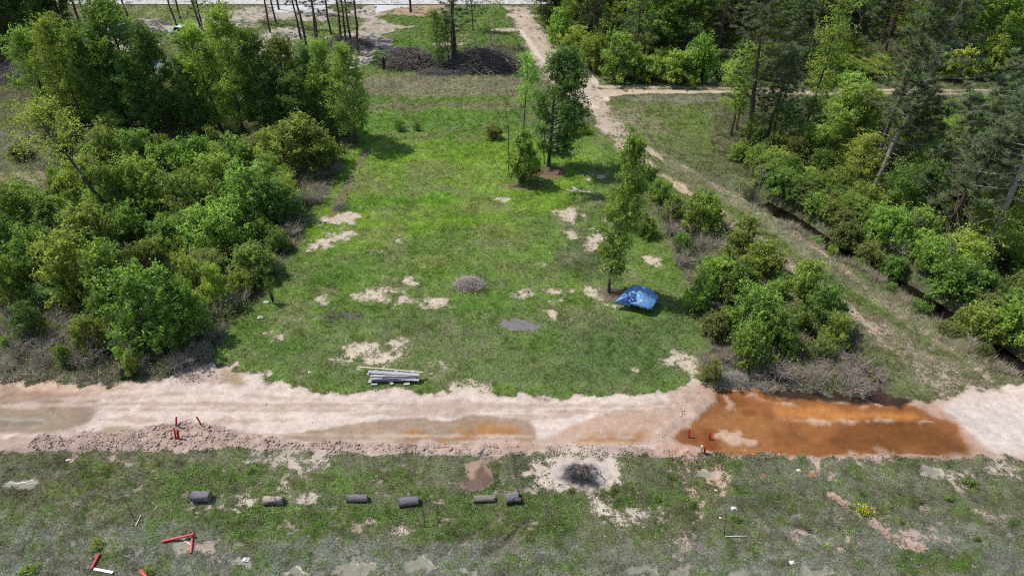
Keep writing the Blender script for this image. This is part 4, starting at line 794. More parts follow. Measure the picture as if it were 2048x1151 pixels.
leanpine(1733,360,1774,175,'pine',1,'left stem of the crossing pine pair',3.6,17)
leanpine(1746,380,1817,118,'pine',2,'right leaning stem of the crossing pine pair',4.2,18, bark=M_pale)
leanpine(1958,535,2042,330,'pine',0,'thick pale barked pine leaning at the right edge',4.0,17, bark=M_pale)
leanpine(1880,470,1905,300,'bushpine',1,'dark pine behind the ditch at the right',4.6,11)
leanpine(1990,430,2010,300,'bushpine',0,'grey green pine near the right frame edge',5.2,11)
leanpine(2045,400,2080,250,'bushpine',1,'pine cut by the right frame edge',5.2,12)
leanpine(1930,440,1935,300,'thinpine',0,'thin pine stem in the dark of the right wood',2.4,12)
leanpine(1840,400,1850,250,'bushpine',0,'pine filling the wood right of the crossing pair',3.8,10)
leanpine(1960,350,1975,200,'bushpine',1,'pine behind the grey green one beside the side track',4.6,10)
leanpine(2030,330,2040,200,'bushpine',0,'pine in the right corner by the side track',4.6,10.5)
for kind, v, px, py, pt, r, col, lab in [
 ('slim',0,1462,270,88,36,'bright','bright two stemmed young tree at the corner of the right wood'),('slim',1,1474,262,120,26,'bright','thin bright tree beside the tall dark pine'),
 ('slim',2,1612,252,-20,34,'bright','tall narrow fresh green tree rising to the top of the picture'),('young',0,1612,290,180,36,'mid','half shaded tree below the tall narrow one'),
 ('oak',1,1662,335,175,50,'lime','bright lime tree in the middle of the right wood'),('oak',3,1705,340,190,44,'bright','bright tree right behind the lime tree'),
 ('slim',1,1700,400,270,34,'lime','young light green tree in front of the crossing pines'),('oak',0,1790,345,210,42,'mid','leafy tree between the crossing pines and the dark pine'),
 ('young',1,1830,420,300,40,'bright','small bright tree above the ditch bushes'),('young',0,1780,430,330,34,'mid','small tree behind the ditch water'),
 ('slim',0,1920,520,380,34,'mid','slender tree left of the thick pale pine'),('slim',2,1975,545,420,36,'bright','bright young tree at the foot of the thick pale pine'),
 ('oak',2,2040,480,330,60,'mid','leafy tree cut by the right frame edge'),('young',1,1560,300,215,30,'mid','young tree behind the leaning pine'),
 ('young',0,1500,292,230,26,'bright','bright sapling at the dark pine’s foot'),('oak',0,1900,360,230,46,'mid','broad tree in the right wood by the side track')]:
    T_(kind, v, px, py, pt, r, col, lab, GW)
for i, (px, py, pt, r, col, lab) in enumerate([
 (1508,335,292,26,'lime','light bush nearest the tracks’ junction meadow'),(1478,318,280,24,'bright','bush at the corner of the right wood'),(1545,345,292,32,'bright','bush under the leaning pine'),
 (1562,392,335,40,'bright','broad bush at the upper end of the ditch'),(1615,400,345,36,'mid','dark leaved bush beyond the ditch head'),(1660,400,330,34,'lime','pale bush below the bright lime tree'),
 (1715,440,370,38,'bright','bush overhanging the ditch under the crossing pines'),(1690,478,428,36,'olive','low bush on the ditch bank'),(1765,490,410,50,'bright','large bush above the middle of the ditch'),
 (1735,515,455,32,'olive','olive bush dipping toward the ditch'),(1832,480,412,44,'lime','light green bush in the wood’s edge'),(1850,545,478,44,'bright','bush left of the thick pale pine'),
 (1900,590,520,50,'bright','bushy mound at the foot of the thick pale pine'),(1960,590,540,36,'mid','bush right of the thick pale pine’s foot'),(1960,660,585,46,'lime','low spreading bush over the lower ditch'),
 (2020,675,590,50,'bright','bush in the right corner over the ditch'),(2040,600,540,44,'olive','bush behind the corner bush'),(1790,540,495,26,'mid','small bush at the ditch’s middle'),
 (1640,350,300,30,'mid','shaded bush left of the bright lime tree'),(1880,440,390,36,'mid','shaded bush deep in the right wood'),(1950,490,430,36,'mid','bush in the shade beside the slender tree'),(2055,560,480,40,'bright','bush cut by the right edge above the ditch')]):
    T_('shrub', i, px, py, pt, r * 1.12, col, lab, GU)
def fill(polys, n, mind, kinds, cols, hr, rr, lab, grp, seed):
    r_ = np.random.default_rng(seed); done = [(o.location.x, o.location.y) for o in C if o.type == 'EMPTY']; k = 0
    for P in polys:
        P = [G(*p) for p in P]; a = np.array(P)
        for t in range(n * 70):
            if k >= n: break
            x, y = r_.uniform(a[:, 0].min(), a[:, 0].max()), r_.uniform(a[:, 1].min(), a[:, 1].max())
            if polysd(P, np.array([x]), np.array([y]))[0] < .3 or linesd(DITCH, np.array([x]), np.array([y]))[0] < (.9 if seed in (306, 307, 308) else 1.6): continue
            if any((x - u) ** 2 + (y - v) ** 2 < mind ** 2 for u, v in done): continue
            done.append((x, y)); k += 1; plant(kinds[k % len(kinds)], k, x, y, r_.uniform(*hr), r_.uniform(*rr), cols[k % len(cols)], lab, grp)
        k = 0
fill([[(1470,300),(1600,290),(2080,200),(2080,640),(1900,570),(1700,450),(1560,380)]], 60, 2.0, ['shrub', 'tall', 'young', 'shrub'], ['mid', 'bright', 'mid', 'olive', 'bright'], (1.4, 3.8), (1.1, 1.9), 'one of the lesser bushes lost in the shade of the right wood', 'lesser bushes inside the right wood', 301)
fill([[(-40,420),(560,440),(530,590),(420,660),(-40,600)], [(100,300),(640,300),(590,440),(100,420)]], 26, 1.7, ['tall', 'young', 'shrub'], ['olive', 'bright', 'lime', 'mid'], (1.6, 3.0), (.8, 1.5), 'one of the lesser shrubs wedged among the left thicket', 'lesser shrubs inside the left thicket', 302)
fill([[(60,200),(420,200),(690,230),(690,280),(420,290),(80,285)]], 22, 1.8, ['young', 'tall'], ['mid', 'dark', 'bright'], (2.2, 4.5), (1.1, 1.9), 'one of the saplings filling the left wood’s floor', 'saplings on the left wood floor', 303)
fill([[(1390,540),(1480,500),(1620,600),(1690,710),(1560,750),(1420,690)]], 9, 1.6, ['tall', 'shrub'], ['bright', 'mid', 'olive'], (1.2, 2.4), (.8, 1.2), 'one of the lesser shrubs in the strip thicket by the track', 'lesser shrubs of the strip thicket', 304)
fill([[(1150,90),(1250,120),(2080,130),(2080,168),(1230,166),(1140,130)]], 34, 2.4, ['shrub', 'tall', 'young'], ['bright', 'mid', 'lime', 'mid'], (1.8, 3.6), (1.5, 2.4), 'one of the lesser bushes fronting the far wood', 'lesser bushes fronting the far wood', 305)
fill([[(1480,330),(1560,375),(1690,455),(1790,510),(1900,585),(2048,690),(2060,640),(1900,540),(1760,460),(1600,370),(1500,300)]], 34, 1.2, ['shrub', 'tall', 'young'], ['bright', 'mid', 'lime', 'olive'], (1.2, 2.6), (.8, 1.3), 'one of the lesser bushes crowding the far bank of the ditch', 'lesser bushes on the far ditch bank', 306)
fill([[(1530,415),(1590,450),(1690,512),(1780,562),(1860,618),(1950,682),(2040,750),(2040,790),(1940,715),(1850,650),(1770,592),(1680,535),(1580,470)]], 8, 1.0, ['low', 'shrub', 'low'], ['mid', 'olive', 'bright'], (.5, 1.2), (.5, .9), 'one of the knee high bushes edging the track side of the ditch', 'knee high bushes on the near ditch bank', 307)
fill([[(1480,330),(1560,395),(1640,440),(1700,470),(1760,500),(1740,440),(1600,350)]], 14, .9, ['shrub', 'tall'], ['bright', 'olive', 'mid'], (1.4, 2.4), (1.0, 1.6), 'one of the bushes crowding the head of the ditch', 'bushes at the head of the ditch', 308)
# wood beyond the side track
GF, GE = 'wood beyond the side track', 'roadside bushes at the front of the far wood'
for i, (px, py, pt, r, col, lab) in enumerate([
 (1118,92,20,30,'bright','leftmost bush of the far wood beside the diagonal road'),(1150,120,45,34,'bright','bush right of the leftmost one on the diagonal road'),(1185,140,60,36,'bright','bush at the bend of the diagonal road'),
 (1235,160,55,44,'lime','tall pale green bush near the road junction'),(1290,162,105,36,'bright','low bush beside the road junction’s right'),(1352,166,92,46,'lime','rounded yellow green bush on the side track'),
 (1395,160,70,40,'bright','bush where the wood turns dark pine'),(1215,110,30,40,'mid','bush behind the bend'),(1280,110,30,46,'bright','bushy tree behind the junction bushes'),
 (1640,172,140,34,'bright','low green bank bush below the dark opening'),(1700,172,145,38,'bright','spreading bank bush in front of the dark opening'),(1900,160,88,40,'lime','yellow green bush at the far wood’s right part'),
 (1965,150,70,40,'bright','light bush near the right end of the side track'),(1830,158,110,26,'olive','small olive bush under the dark pines'),(2030,150,80,40,'bright','bush at the right frame edge beyond the side track')]):
    T_('tall' if i % 2 else 'shrub', i, px, py, pt, r * 1.08, col, lab, GE)
cnt = 0
FW = np.random.default_rng(77)
pts = []
for k in range(900):
    px = FW.uniform(1100, 2140); py = FW.uniform(-6, 150)
    lim = 140 if px > 1240 else 60 + (px - 1100) * .5
    if py > lim: continue
    if 1590 < px < 1800 and 70 < py < 160 and FW.uniform() < .8: continue
    x, y = G(px, py)
    if any((x - a) ** 2 + (y - b_) ** 2 < 15 for a, b_ in pts): continue
    pts.append((x, y)); i = len(pts); ispine = FW.uniform() < (.25 if px < 1400 else .62)
    kind = ['pine', 'bushpine', 'pine'][i % 3] if ispine else ['oak', 'wide', 'oak', 'column'][i % 4]
    col = 'pine' if ispine else ['mid', 'bright', 'mid', 'dark'][i % 4]
    plant(kind, i, x, y, FW.uniform(11, 17) if ispine else FW.uniform(8, 12), FW.uniform(2.6, 4.2), col,
          'dark pine in the unbroken far wood beyond the side track' if ispine else 'leafy tree in the unbroken far wood beyond the side track', 'pines of the far wood' if ispine else 'leafy trees of the far wood')
# trees on the open ground
x, y = G(1217, 585)
plant('lone', 0, x, y, top_h(1217, 585, 284), 1.35, 'bright', 'tall lone columnar tree beside the blue covered cart', name='broadleaf_tree', rz=0,
      mesh=gen_tree(201, 12.5, 1.5, 1.75, 72, .15, 84, 'column', .11, lean=(1.1, .3), cs=.30, elev=(.3, 1.2), gap=.12))
x, y = G(1097, 333)
plant('bent', 0, x, y, top_h(1097, 333, 114), 2.7, 'dark', 'dark tree with long drooping limbs spread toward the dirt road', name='broadleaf_tree', rz=0,
      mesh=gen_tree(214, 11, 1.3, 3.0, 64, .17, 96, 'oval', .17, lean=(.5, 0), cs=.42, bias=-.1, elev=(-.1, .9), gap=.2, wob=.2))
x, y = G(1043, 366)
plant('viny', 0, x, y, top_h(1043, 366, 108), 1.05, 'bright', 'thin tree with a bare middle stem and a small leafy top', name='broadleaf_tree', rz=0,
      mesh=gen_tree(221, 12, 7.6, 1.35, 15, .16, 62, 'oval', .09, lean=(.25, 0), cs=.36))
x, y = G(1046, 366); s0 = gen_shrub(231, 4.3, 1.55, 13, .13, 15000)
plant('vinebush', 0, x, y, 5.3, 1.75, 'bright', 'dense leafy bush wrapped round the foot of the thin tree', name='bush', cat='bush', rz=0, mesh=s0)
for nm, px, py, pt, sd_, nb, tr, lab in [('dead_tree',1019,350,170,1,8,.055,'bare dead pole of a tree beside the leafy bush'),('dead_tree',1090,330,140,2,26,.07,'grey leafless stem beside the dark drooping tree'),
       ('dead_tree',1520,392,300,3,18,.05,'bare grey snag by the upper ditch'),('dead_tree',1868,560,470,4,14,.06,'white bare snag leaning over the lower ditch'),('dead_tree',1905,470,360,5,12,.06,'dead stem in the dark of the right wood'),
       ('dead_tree',1330,470,415,6,16,.04,'small bare shrub stem beside the trough')]:
    x, y = G(px, py); t = gen_bare(300 + sd_, top_h(px, py, pt), nb, tr, 1.3 if sd_ != 1 else .5); o = obj(nm, t, M_dead if sd_ != 1 else M_bark, None, (x, y, H(x, y) - .02)); tag(o, lab, 'dead tree')
# leaning tree on the left
x, y = G(238, 452); z1 = top_h(238, 452, 150); dep = y * math.cos(PITCH) + (CAMH - z1) * math.sin(PITCH); xt = (30 - 1024) / FPX * dep
plant('leaner', 0, x, y, 9.5, 2.6, 'lime', 'long bare trunked tree leaning far left over the thicket', name='broadleaf_tree', rz=0, bark=M_bark,
      mesh=gen_tree(241, 9.5, 4.2, 2.6, 24, .15, 34, 'oval', .17, lean=(-4.6, 1.6), cs=.45, gap=.2))
# top middle: pines by the brush piles, sparse tree, small pine
for px, py, h, v, r, kind, lab in [(912,132,15,0,2.6,'thinpine','taller straight pine standing between the two brush piles'),(905,133,12,1,2.0,'thinpine','second thin pine between the two brush piles'),
      (946,60,9,1,2.0,'bushpine','small dark pine on the far grass near the highway'),(1081,32,10,0,2.4,'bushpine','pine at the corner of the far wood by the highway')]:
    x, y = G(px, py); plant(kind, v, x, y, h, r, 'pine', lab, rz=1.0)
T_('slim', 1, 877, 134, 22, 24, 'mid', 'slender leafy tree left of the straight pines')
T_('bushpine', 0, 898, 132, 40, 20, 'pine', 'short pine mixed in with the straight pines')
T_('young', 1, 882, 138, 105, 16, 'dark', 'small bush at the foot of the straight pines')
x, y = G(985, 94)
plant('sparse', 0, x, y, top_h(985, 94, -8), 2.0, 'mid', 'sparse pale stemmed tree beside the diagonal dirt road', name='broadleaf_tree', rz=0, bark=M_pale,
      mesh=gen_tree(251, 8, 2.6, 1.9, 24, .16, 22, 'vase', .09, stems=2, cs=.4, gap=.3))
T_('shrub', 2, 985, 277, 246, 20, 'olive', 'small open bush standing over a dark stump on the far lawn')
T_('low', 0, 835, 262, 246, 8, 'dark', 'lowest dark tuft on the far green strip')
T_('low', 1, 800, 262, 240, 14, 'bright', 'small weedy bush on the far green strip')
T_('low', 2, 1140, 272, 250, 22, 'mid', 'weedy bush behind the drooping tree')
T_('low', 0, 1168, 268, 248, 16, 'bright', 'small bush right of the drooping tree')
for i, (px, py, pt, r, lab) in enumerate([(1315,1000,985,10,'little green tuft beside the burnt spot'),(1340,958,944,12,'round weed right of the burn scar'),(1226,984,968,12,'green weed clump at the burn scar’s right rim'),(1142,984,974,10,'green weed clump at the burn scar’s left rim'),(1700,1016,1004,8,'small green tuft left of the yellow flowers'),
      (1800,1046,1034,8,'small tuft right of the yellow flowers'),(1722,990,972,9,'dark tuft above the yellow flowers'),(1935,966,946,22,'bright weed patch near the right sand spots'),(1950,1080,1064,10,'low tuft in the right near field'),(1895,1000,972,12,'grassy weed clump in the right near field'),
      (195,1092,1066,22,'leafy weed above the red and white planks'),(300,1145,1120,16,'weed near the bottom red pole'),(60,1145,1128,26,'weeds in the bottom left corner'),(500,945,930,14,'weed at the edge of the pale sand'),(1385,1012,998,12,'weed beside the orange soil'),(1468,1040,1022,14,'weed under the white rag')]):
    T_('weed', i, px, py, None, r, 'bright', lab, 'weed clumps of the near field', h=random.uniform(.28, .4))

# ================================================================== objects
def ico(me): return me
M_red = simple('red_paint', (196, 22, 34), .45, .15, 5, .4, col2=(150, 40, 40))
M_redfade = simple('faded_red_paint', (222, 84, 92), .55, .15, 5, .4, col2=(235, 150, 150))
M_white = simple('white_paint', (236, 234, 228), .6, .08, 5, .3, col2=(200, 195, 185))
M_blueg = simple('blue_grey_paint', (96, 104, 150), .5, .15, 5, .4)
M_black = simple('black_steel', (34, 33, 34), .5, .2, 8, .4)
def pipe(name, p0, p1, r, mat, parent=None, sides=14, hollow=True, inner=None):
    """hollow pipe with wall thickness, slightly scuffed, from p0 to p1 (world coordinates)"""
    a = Vector(p0); d = Vector(p1) - a; L_ = d.length; me = bpy.data.meshes.new(name); V, F = [], []
    prof_ = [(r * .93, 0), (r, .006), (r, L_ * .33), (r * 1.01, L_ * .34), (r, L_ * .66), (r, L_ - .006), (r * .93, L_), (r * .78, L_), (r * .76, L_ - min(.25, L_ * .4))]
    for rr, z in prof_:
        for k in range(sides): V.append((rr * math.cos(k * 2 * math.pi / sides), rr * math.sin(k * 2 * math.pi / sides), z))
    for i in range(len(prof_) - 1):
        for k in range(sides): F.append((i * sides + k, i * sides + (k + 1) % sides, (i + 1) * sides + (k + 1) % sides, (i + 1) * sides + k))
    F.append(tuple(range(sides))[::-1]); F.append(tuple((len(prof_) - 1) * sides + k for k in range(sides)))
    me.from_pydata(V, [], F); me.update(); me.polygons.foreach_set('use_smooth', [len(f) == 4 for f in F])
    o = obj(name, me, mat, parent); o.location = a; o.rotation_euler = d.to_track_quat('Z', 'Y').to_euler(); return o
def upright(px, py, tx, ty, r, mat, lab, h=.75, name='marker_post', group='red marker posts on the graded road'):
    x, y = G(px, py); z = H(x, y)
    x1, y1 = G(tx, ty, h + z)
    # foot and top seen where the photograph has them, with the height its shadow tells
    o = pipe(name, (x, y, z - .05), (x1, y1 if abs(y1 - y) < .8 else y + .1, z + h), r, mat); return tag(o, lab, 'post', group)
upright(354, 855, 352.5, 834, 0.05, M_red, 'single upright red post at the top of the left group')
upright(352.5, 880, 348, 857, 0.044, M_red, 'thin red post leaning behind the thick one in the left group')
upright(356.5, 880, 355.5, 861, 0.068, M_red, 'thick red post in front in the left group', h=.68)
upright(405, 853, 393, 833, 0.044, M_red, 'red post tilted left, right of the left group', h=.7)
upright(1378, 873, 1379, 857, 0.04, M_red, 'red post at the left in the rusty water', h=.62)
upright(1419.5, 877, 1420, 864, 0.048, M_red, 'short red post standing in the dark rusty pool', h=.5)
upright(1408.5, 906, 1411, 892, 0.052, M_red, 'red post leaning against the white and blue one', h=.6)
upright(1401.5, 905, 1404, 891, 0.052, M_white, 'white and blue grey post beside the leaning red post', h=.6)
def lying(p, q, r, mat, lab, z0=.0, z1=.0, group='red poles lying on the near field', name='pole', cat='pole'):
    a = G(*p); c = G(*q); o = pipe(name, (a[0], a[1], H(*a) + r + z0), (c[0], c[1], H(*c) + r + z1), r, mat); return tag(o, lab, cat, group)
lying((326,1085),(391,1074),.058,M_redfade,'long faded red pole lying across another', .02, .16)
lying((387,1067),(383,1108),.052,M_redfade,'short faded red pole under the long one', .0, .0)
lying((201,1109),(185,1141),.055,M_redfade,'red pole lying beside the white plank', .02, .05)
lying((284,1143),(300,1162),.09,M_redfade,'thick red pole cut by the bottom frame edge')
def board(name, ends, w, t, mat, lab, group=None, cat='board', bow=.0, zoff=0):
    """a sawn plank from a to b (x,y,z of its centre line), with eased edges, a slight bow and end splits"""
    a, c = Vector(ends[0]), Vector(ends[1]); d = c - a; L_ = d.length; n = 10; V, F = [], []
    for i in range(n + 1):
        x = L_ * i / n; z = bow * math.sin(math.pi * i / n); e = .004
        ww = w * (1 - (.04 if i in (0, n) else 0))
        for yy, zz in ((-ww / 2 + e, -t / 2), (ww / 2 - e, -t / 2), (ww / 2, -t / 2 + e), (ww / 2, t / 2 - e), (ww / 2 - e, t / 2), (-ww / 2 + e, t / 2), (-ww / 2, t / 2 - e), (-ww / 2, -t / 2 + e)):
            V.append((x + .01 * math.sin(yy * 90 + i), yy, zz + z))
    for i in range(n):
        for k in range(8): F.append((i * 8 + k, i * 8 + (k + 1) % 8, i * 8 + 8 + (k + 1) % 8, i * 8 + 8 + k))
    F.append(tuple(range(8))[::-1]); F.append(tuple(n * 8 + k for k in range(8)))
    me = bpy.data.meshes.new(name); me.from_pydata(V, [], F); me.update(); o = obj(name, me, mat); o.location = a
    o.rotation_euler = d.to_track_quat('X', 'Z').to_euler(); return tag(o, lab, cat, group)
a, c = G(190, 1140), G(228, 1147)
board('plank', ((a[0], a[1], H(*a) + .06), (c[0], c[1], H(*c) + .05)), .13, .05, M_white, 'short white painted plank touching the red pole')
# lumber stack
M_wood = simple('silvered_lumber', (186, 182, 186), .85, .22, 5, .2, bump=.4, stretch=(.6, 8, 4), col2=(140, 134, 136))
M_wood2 = simple('pale_fresh_lumber', (205, 196, 178), .85, .15, 5, .2, bump=.3, stretch=(.6, 8, 4))
GB = 'weathered boards of the lumber stack'
gz = H(*G(785, 750))
def bp(px, py, z): x, y = G(px, py, z + gz); return (x, y, z + gz)
for p, q, z, w, t, m, lab in [
  ((736,743),(838,749),.50,.24,.045,M_wood,'wide board at the back of the top layer'),((734,748),(832,754),.33,.20,.09,M_wood,'thick board under the back top board'),
  ((741,751),(833,751),.42,.22,.045,M_wood,'board lying flat in the stack’s middle'),((739,757),(830,753),.36,.14,.04,M_wood,'board with the crossed slat on it'),
  ((746,753),(838,759),.28,.22,.045,M_wood,'board under the middle of the stack'),((744,755),(836,757),.22,.26,.09,M_wood,'heavy board low at the front of the stack'),
  ((742,760),(833,759),.17,.14,.045,M_wood,'front edge board of the stack'),((762,752),(835,750),.47,.12,.04,M_wood,'narrow board on the right half of the top'),
  ((716,733),(846,744),.56,.09,.04,M_wood2,'longest pale board sticking out at both ends on top'),((763,753.5),(801,746.5),.47,.05,.07,M_wood,'short slat laid crosswise on the stack')]:
    board('board', (bp(p[0], p[1], z), bp(q[0], q[1], z)), w, t, m, lab, GB, bow=random.uniform(-.015, .02))
for p, lab in [((745,764),'left support beam end under the lumber stack'),((787,763),'middle support beam end under the lumber stack'),((820,764),'right support beam end under the lumber stack')]:
    x, y = G(*p); z = H(x, y); board('support_beam', ((x + .12, y + .9, z + .08), (x - .14, y - .2, z + .08)), .22, .12, M_wood, lab, 'support beams under the lumber', 'beam')
for p, w, lab in [((749,768),.38,'pale block under the left support beam'),((784,767),.2,'small block under the middle support beam'),((814,768),.38,'pale block under the right support beam')]:
    x, y = G(p[0], p[1] + 3); z = H(x, y); board('wood_block', ((x - w / 2, y, z + .08), (x + w / 2, y + .03, z + .08)), .14, .06, M_wood2, lab, 'blocks under the support beams', 'block')
# logs
M_logbark = simple('charcoal_grey_bark', (138, 132, 136), .95, .45, 12, .1, bump=1.0, stretch=(.35, 1.5, 1.5), col2=(84, 80, 84))
M_peel = simple('peeled_log_wood', (188, 170, 150), .9, .25, 7, .1, bump=.5, col2=(112, 106, 108), c2lo=.48, c2hi=.52, wear=2.2)
M_cut = simple('sawn_end_grain', (150, 132, 116), .9, .25, 18, .1)
def log(px, py, pxe, pye, rad, lab, mat=M_logbark, fork=False, seed=1, broken=False):
    x0, y0 = G(px, py, rad); x1, y1 = G(pxe, pye, rad); cx, cy = (x0 + x1) / 2, (y0 + y1) / 2; L_ = math.hypot(x1 - x0, y1 - y0); rz = math.atan2(y1 - y0, x1 - x0)
    rg = np.random.default_rng(seed); sN, n = 28, 16; V = []
    for i in range(n + 1):
        t = i / n; xx = -L_ / 2 + L_ * t
        for k in range(sN):
            a = k * 2 * math.pi / sN; rr = rad * (1 - .05 * t) * (1 + .05 * math.sin(3 * a + seed) + .03 * math.sin(7 * a + 2 * t * 3) + rg.normal(0, .018)) * (1.08 if i == 0 and not broken else 1)
            jag = (rg.uniform(-.05, .05) if broken and i in (0, n) else .008 * math.sin(5 * a)); V.append((xx + jag, rr * math.cos(a), rr * math.sin(a)))
    F = [(i * sN + k, i * sN + (k + 1) % sN, (i + 1) * sN + (k + 1) % sN, (i + 1) * sN + k) for i in range(n) for k in range(sN)]
    if fork:
        for sgn in (1, -1):
            o = len(V); tv2, tf2 = tubes([(np.array([(L_ * .2, sgn * rad * .35, 0), (L_ * .4, sgn * rad * .75, .02), (L_ * .62, sgn * rad * 1.15, .05 + .04 * sgn)]), [rad * .7, rad * .6, rad * .45])], 16)
            V += [tuple(v) for v in tv2]; F += [tuple(int(q) + o for q in f) for f in tf2]; F.append(tuple(o + 32 + k for k in range(16)))
    me = bpy.data.meshes.new('bark'); me.from_pydata(V, [], F); me.update(); me.polygons.foreach_set('use_smooth', [True] * len(me.polygons))
    e = bpy.data.objects.new('log', None); C.link(e); e.location = (cx, cy, H(cx, cy) + rad * .9); e.rotation_euler = (0, 0, rz)
    obj('bark', me, mat, e)
    for s_, i0 in ((-1, 0), (1, n)):
        if fork and s_ == 1: continue
        m2 = bpy.data.meshes.new('cut_end'); ring = [V[i0 * sN + k] for k in range(sN)]; c0 = (ring[0][0] + s_ * .003, 0, 0)
        vv = [(p[0] + s_ * .002, p[1] * .97, p[2] * .97) for p in ring] + [(p[0] + s_ * .004, p[1] * .55, p[2] * .55) for p in ring] + [(s_ * .005 - 0 + (ring[0][0]), 0, 0)]
        ff = [(k, (k + 1) % sN, sN + (k + 1) % sN, sN + k) for k in range(sN)] + [(sN + k, sN + (k + 1) % sN, 2 * sN) for k in range(sN)]
        m2.from_pydata(vv, [], ff if s_ == 1 else [f[::-1] for f in ff]); m2.update(); obj('cut_end', m2, M_cut, e)
    return tag(e, lab, 'log', 'logs laid out in a row on the near field')
log(385, 991.5, 420, 993, .27, 'thickest dark log at the left end of the row', seed=1)
log(528, 1000, 566, 1002, .22, 'broken log with a pale peeled stripe', mat=M_peel, seed=2, broken=True)
log(694, 996, 735, 995.5, .19, 'slim dark log in the middle of the row', seed=3)
log(798, 1004, 837, 1000, .22, 'dark log just above the thin bent rod', seed=4)
log(947, 998, 989, 996.5, .17, 'pale streaked slim log left of the forked one', mat=simple('streaked_log_bark', (150, 140, 132), .95, .3, 10, .1, bump=.8, stretch=(.4, 2, 2), col2=(84, 78, 80)), seed=5)
log(1010, 998, 1036, 992, .25, 'short forked log at the right end of the row', fork=True, seed=6)
# brush piles
def brush(name, pts, hgt, n, mat, lab, seed, slen=(1.2, 3.2), r=(.012, .035), group=None, flat=.5, along=0.0):
    rg = np.random.default_rng(seed); P = [G(*p) for p in pts]; a = np.array(P); c0 = a.mean(0); ext = (a.max(0) - a.min(0)) / 2; paths = []
    k = 0
    while k < n:
        q = rg.uniform(-1, 1, 2)
        if q @ q > 1: continue
        z = hgt * (1 - (q @ q) ** .9) * rg.uniform(.15, 1) ** .6 * (.75 + .5 * vn(np.array([q[0] * 3 + seed]), np.array([q[1] * 3.]), 5)[0]); c = np.array([c0[0] + q[0] * ext[0], c0[1] + q[1] * ext[1], z + .05])
        an = rg.uniform(0, 6.28) if rg.uniform() > along else rg.normal(0, .35); d = np.array([math.cos(an), math.sin(an), rg.normal(-.05, .28)]); L_ = rg.uniform(*slen)
        if rg.uniform() < .07: c[:2] = c0 + (c[:2] - c0) * 1.25; d[2] = rg.uniform(.2, .9); L_ *= 1.25
        bend = rg.normal(0, .16, 3) * L_
        pts3 = np.array([c - d * L_ / 2, c + bend * .6, c + d * L_ / 2 + bend * .2]); pts3[:, 2] = np.maximum(pts3[:, 2], .03); rr = rg.uniform(*r); paths.append((pts3, [rr, rr * .7, rr * .3])); k += 1
    V, F = tubes(paths, 4); V[:, 2] += 0; o = obj(name, npmesh(name, V - np.array([c0[0], c0[1], 0]), F), mat, None, (c0[0], c0[1], H(c0[0], c0[1]))); return tag(o, lab, 'brush pile', group)
M_brush = simple('dark_brushwood', (138, 126, 118), .95, .4, .8, .1, col2=(172, 162, 154)); M_brush2 = simple('grey_brushwood', (136, 128, 124), .95, .35, .9, .1, col2=(176, 168, 162))
brush('brush_pile', [(775,140),(868,140),(775,118),(868,118)], 1.7, 1900, M_brush, 'left one of the two big dark brush piles below the straight pines', 1, (1, 3.4), (.014, .045), along=.3)
brush('brush_pile', [(905,146),(1027,146),(905,120),(1027,120)], 1.9, 2900, M_brush, 'right and larger of the two big dark brush piles', 2, (1, 3.8), (.014, .05), along=.35)
brush('brush_pile', [(838,152),(935,152),(838,144),(935,144)], .22, 300, M_brush2, 'low row of grey sticks joining the two big brush piles', 3, (1, 2.6), (.012, .03), along=.7)
brush('brush_pile', [(20,170),(82,170),(20,142),(82,142)], 1.7, 1300, M_brush2, 'grey heap of bare branches at the far left', 4, (1, 3.2), (.012, .035))
brush('brush_pile', [(912,582),(965,582),(912,562),(965,562)], .6, 900, simple('ash_grey_twigs', (205, 192, 182), .95, .35, 2, .1, col2=(150, 134, 124)), 'small round pile of grey twigs on the lawn', 5, (.4, 1.1), (.006, .014))
brush('brush_pile', [(640,108),(735,108),(640,80),(735,80)], 1.0, 900, M_brush2, 'grey slash heap under the thin pine clump', 6, (1, 2.6), (.012, .03))
brush('brush_pile', [(400,132),(440,132),(400,112),(440,112)], 1.2, 400, M_brush2, 'loose pale branches in the gap of the left wood', 7, (1, 2.6), (.012, .03))
brush('brush_pile', [(1448,772),(1486,772),(1448,752),(1486,752)], .5, 420, simple('silver_twigs', (178, 170, 164), .95, .3, 2, .1), 'silvery dead twigs at the edge of the rusty puddle', 8, (.4, 1.0), (.005, .010))
brush('brush_pile', [(670,424),(692,424),(670,412),(692,412)], .35, 160, M_brush2, 'small heap of grey twigs at the lawn’s left sand patch', 9, (.3, .8), (.006, .012))
M_ltw = simple('leafless_twigs', (176, 166, 150), .95, .3, 3, .1, col2=(132, 120, 106)); LT = [gen_twigs(400 + i) for i in range(4)]
rt = np.random.default_rng(71); ld = []
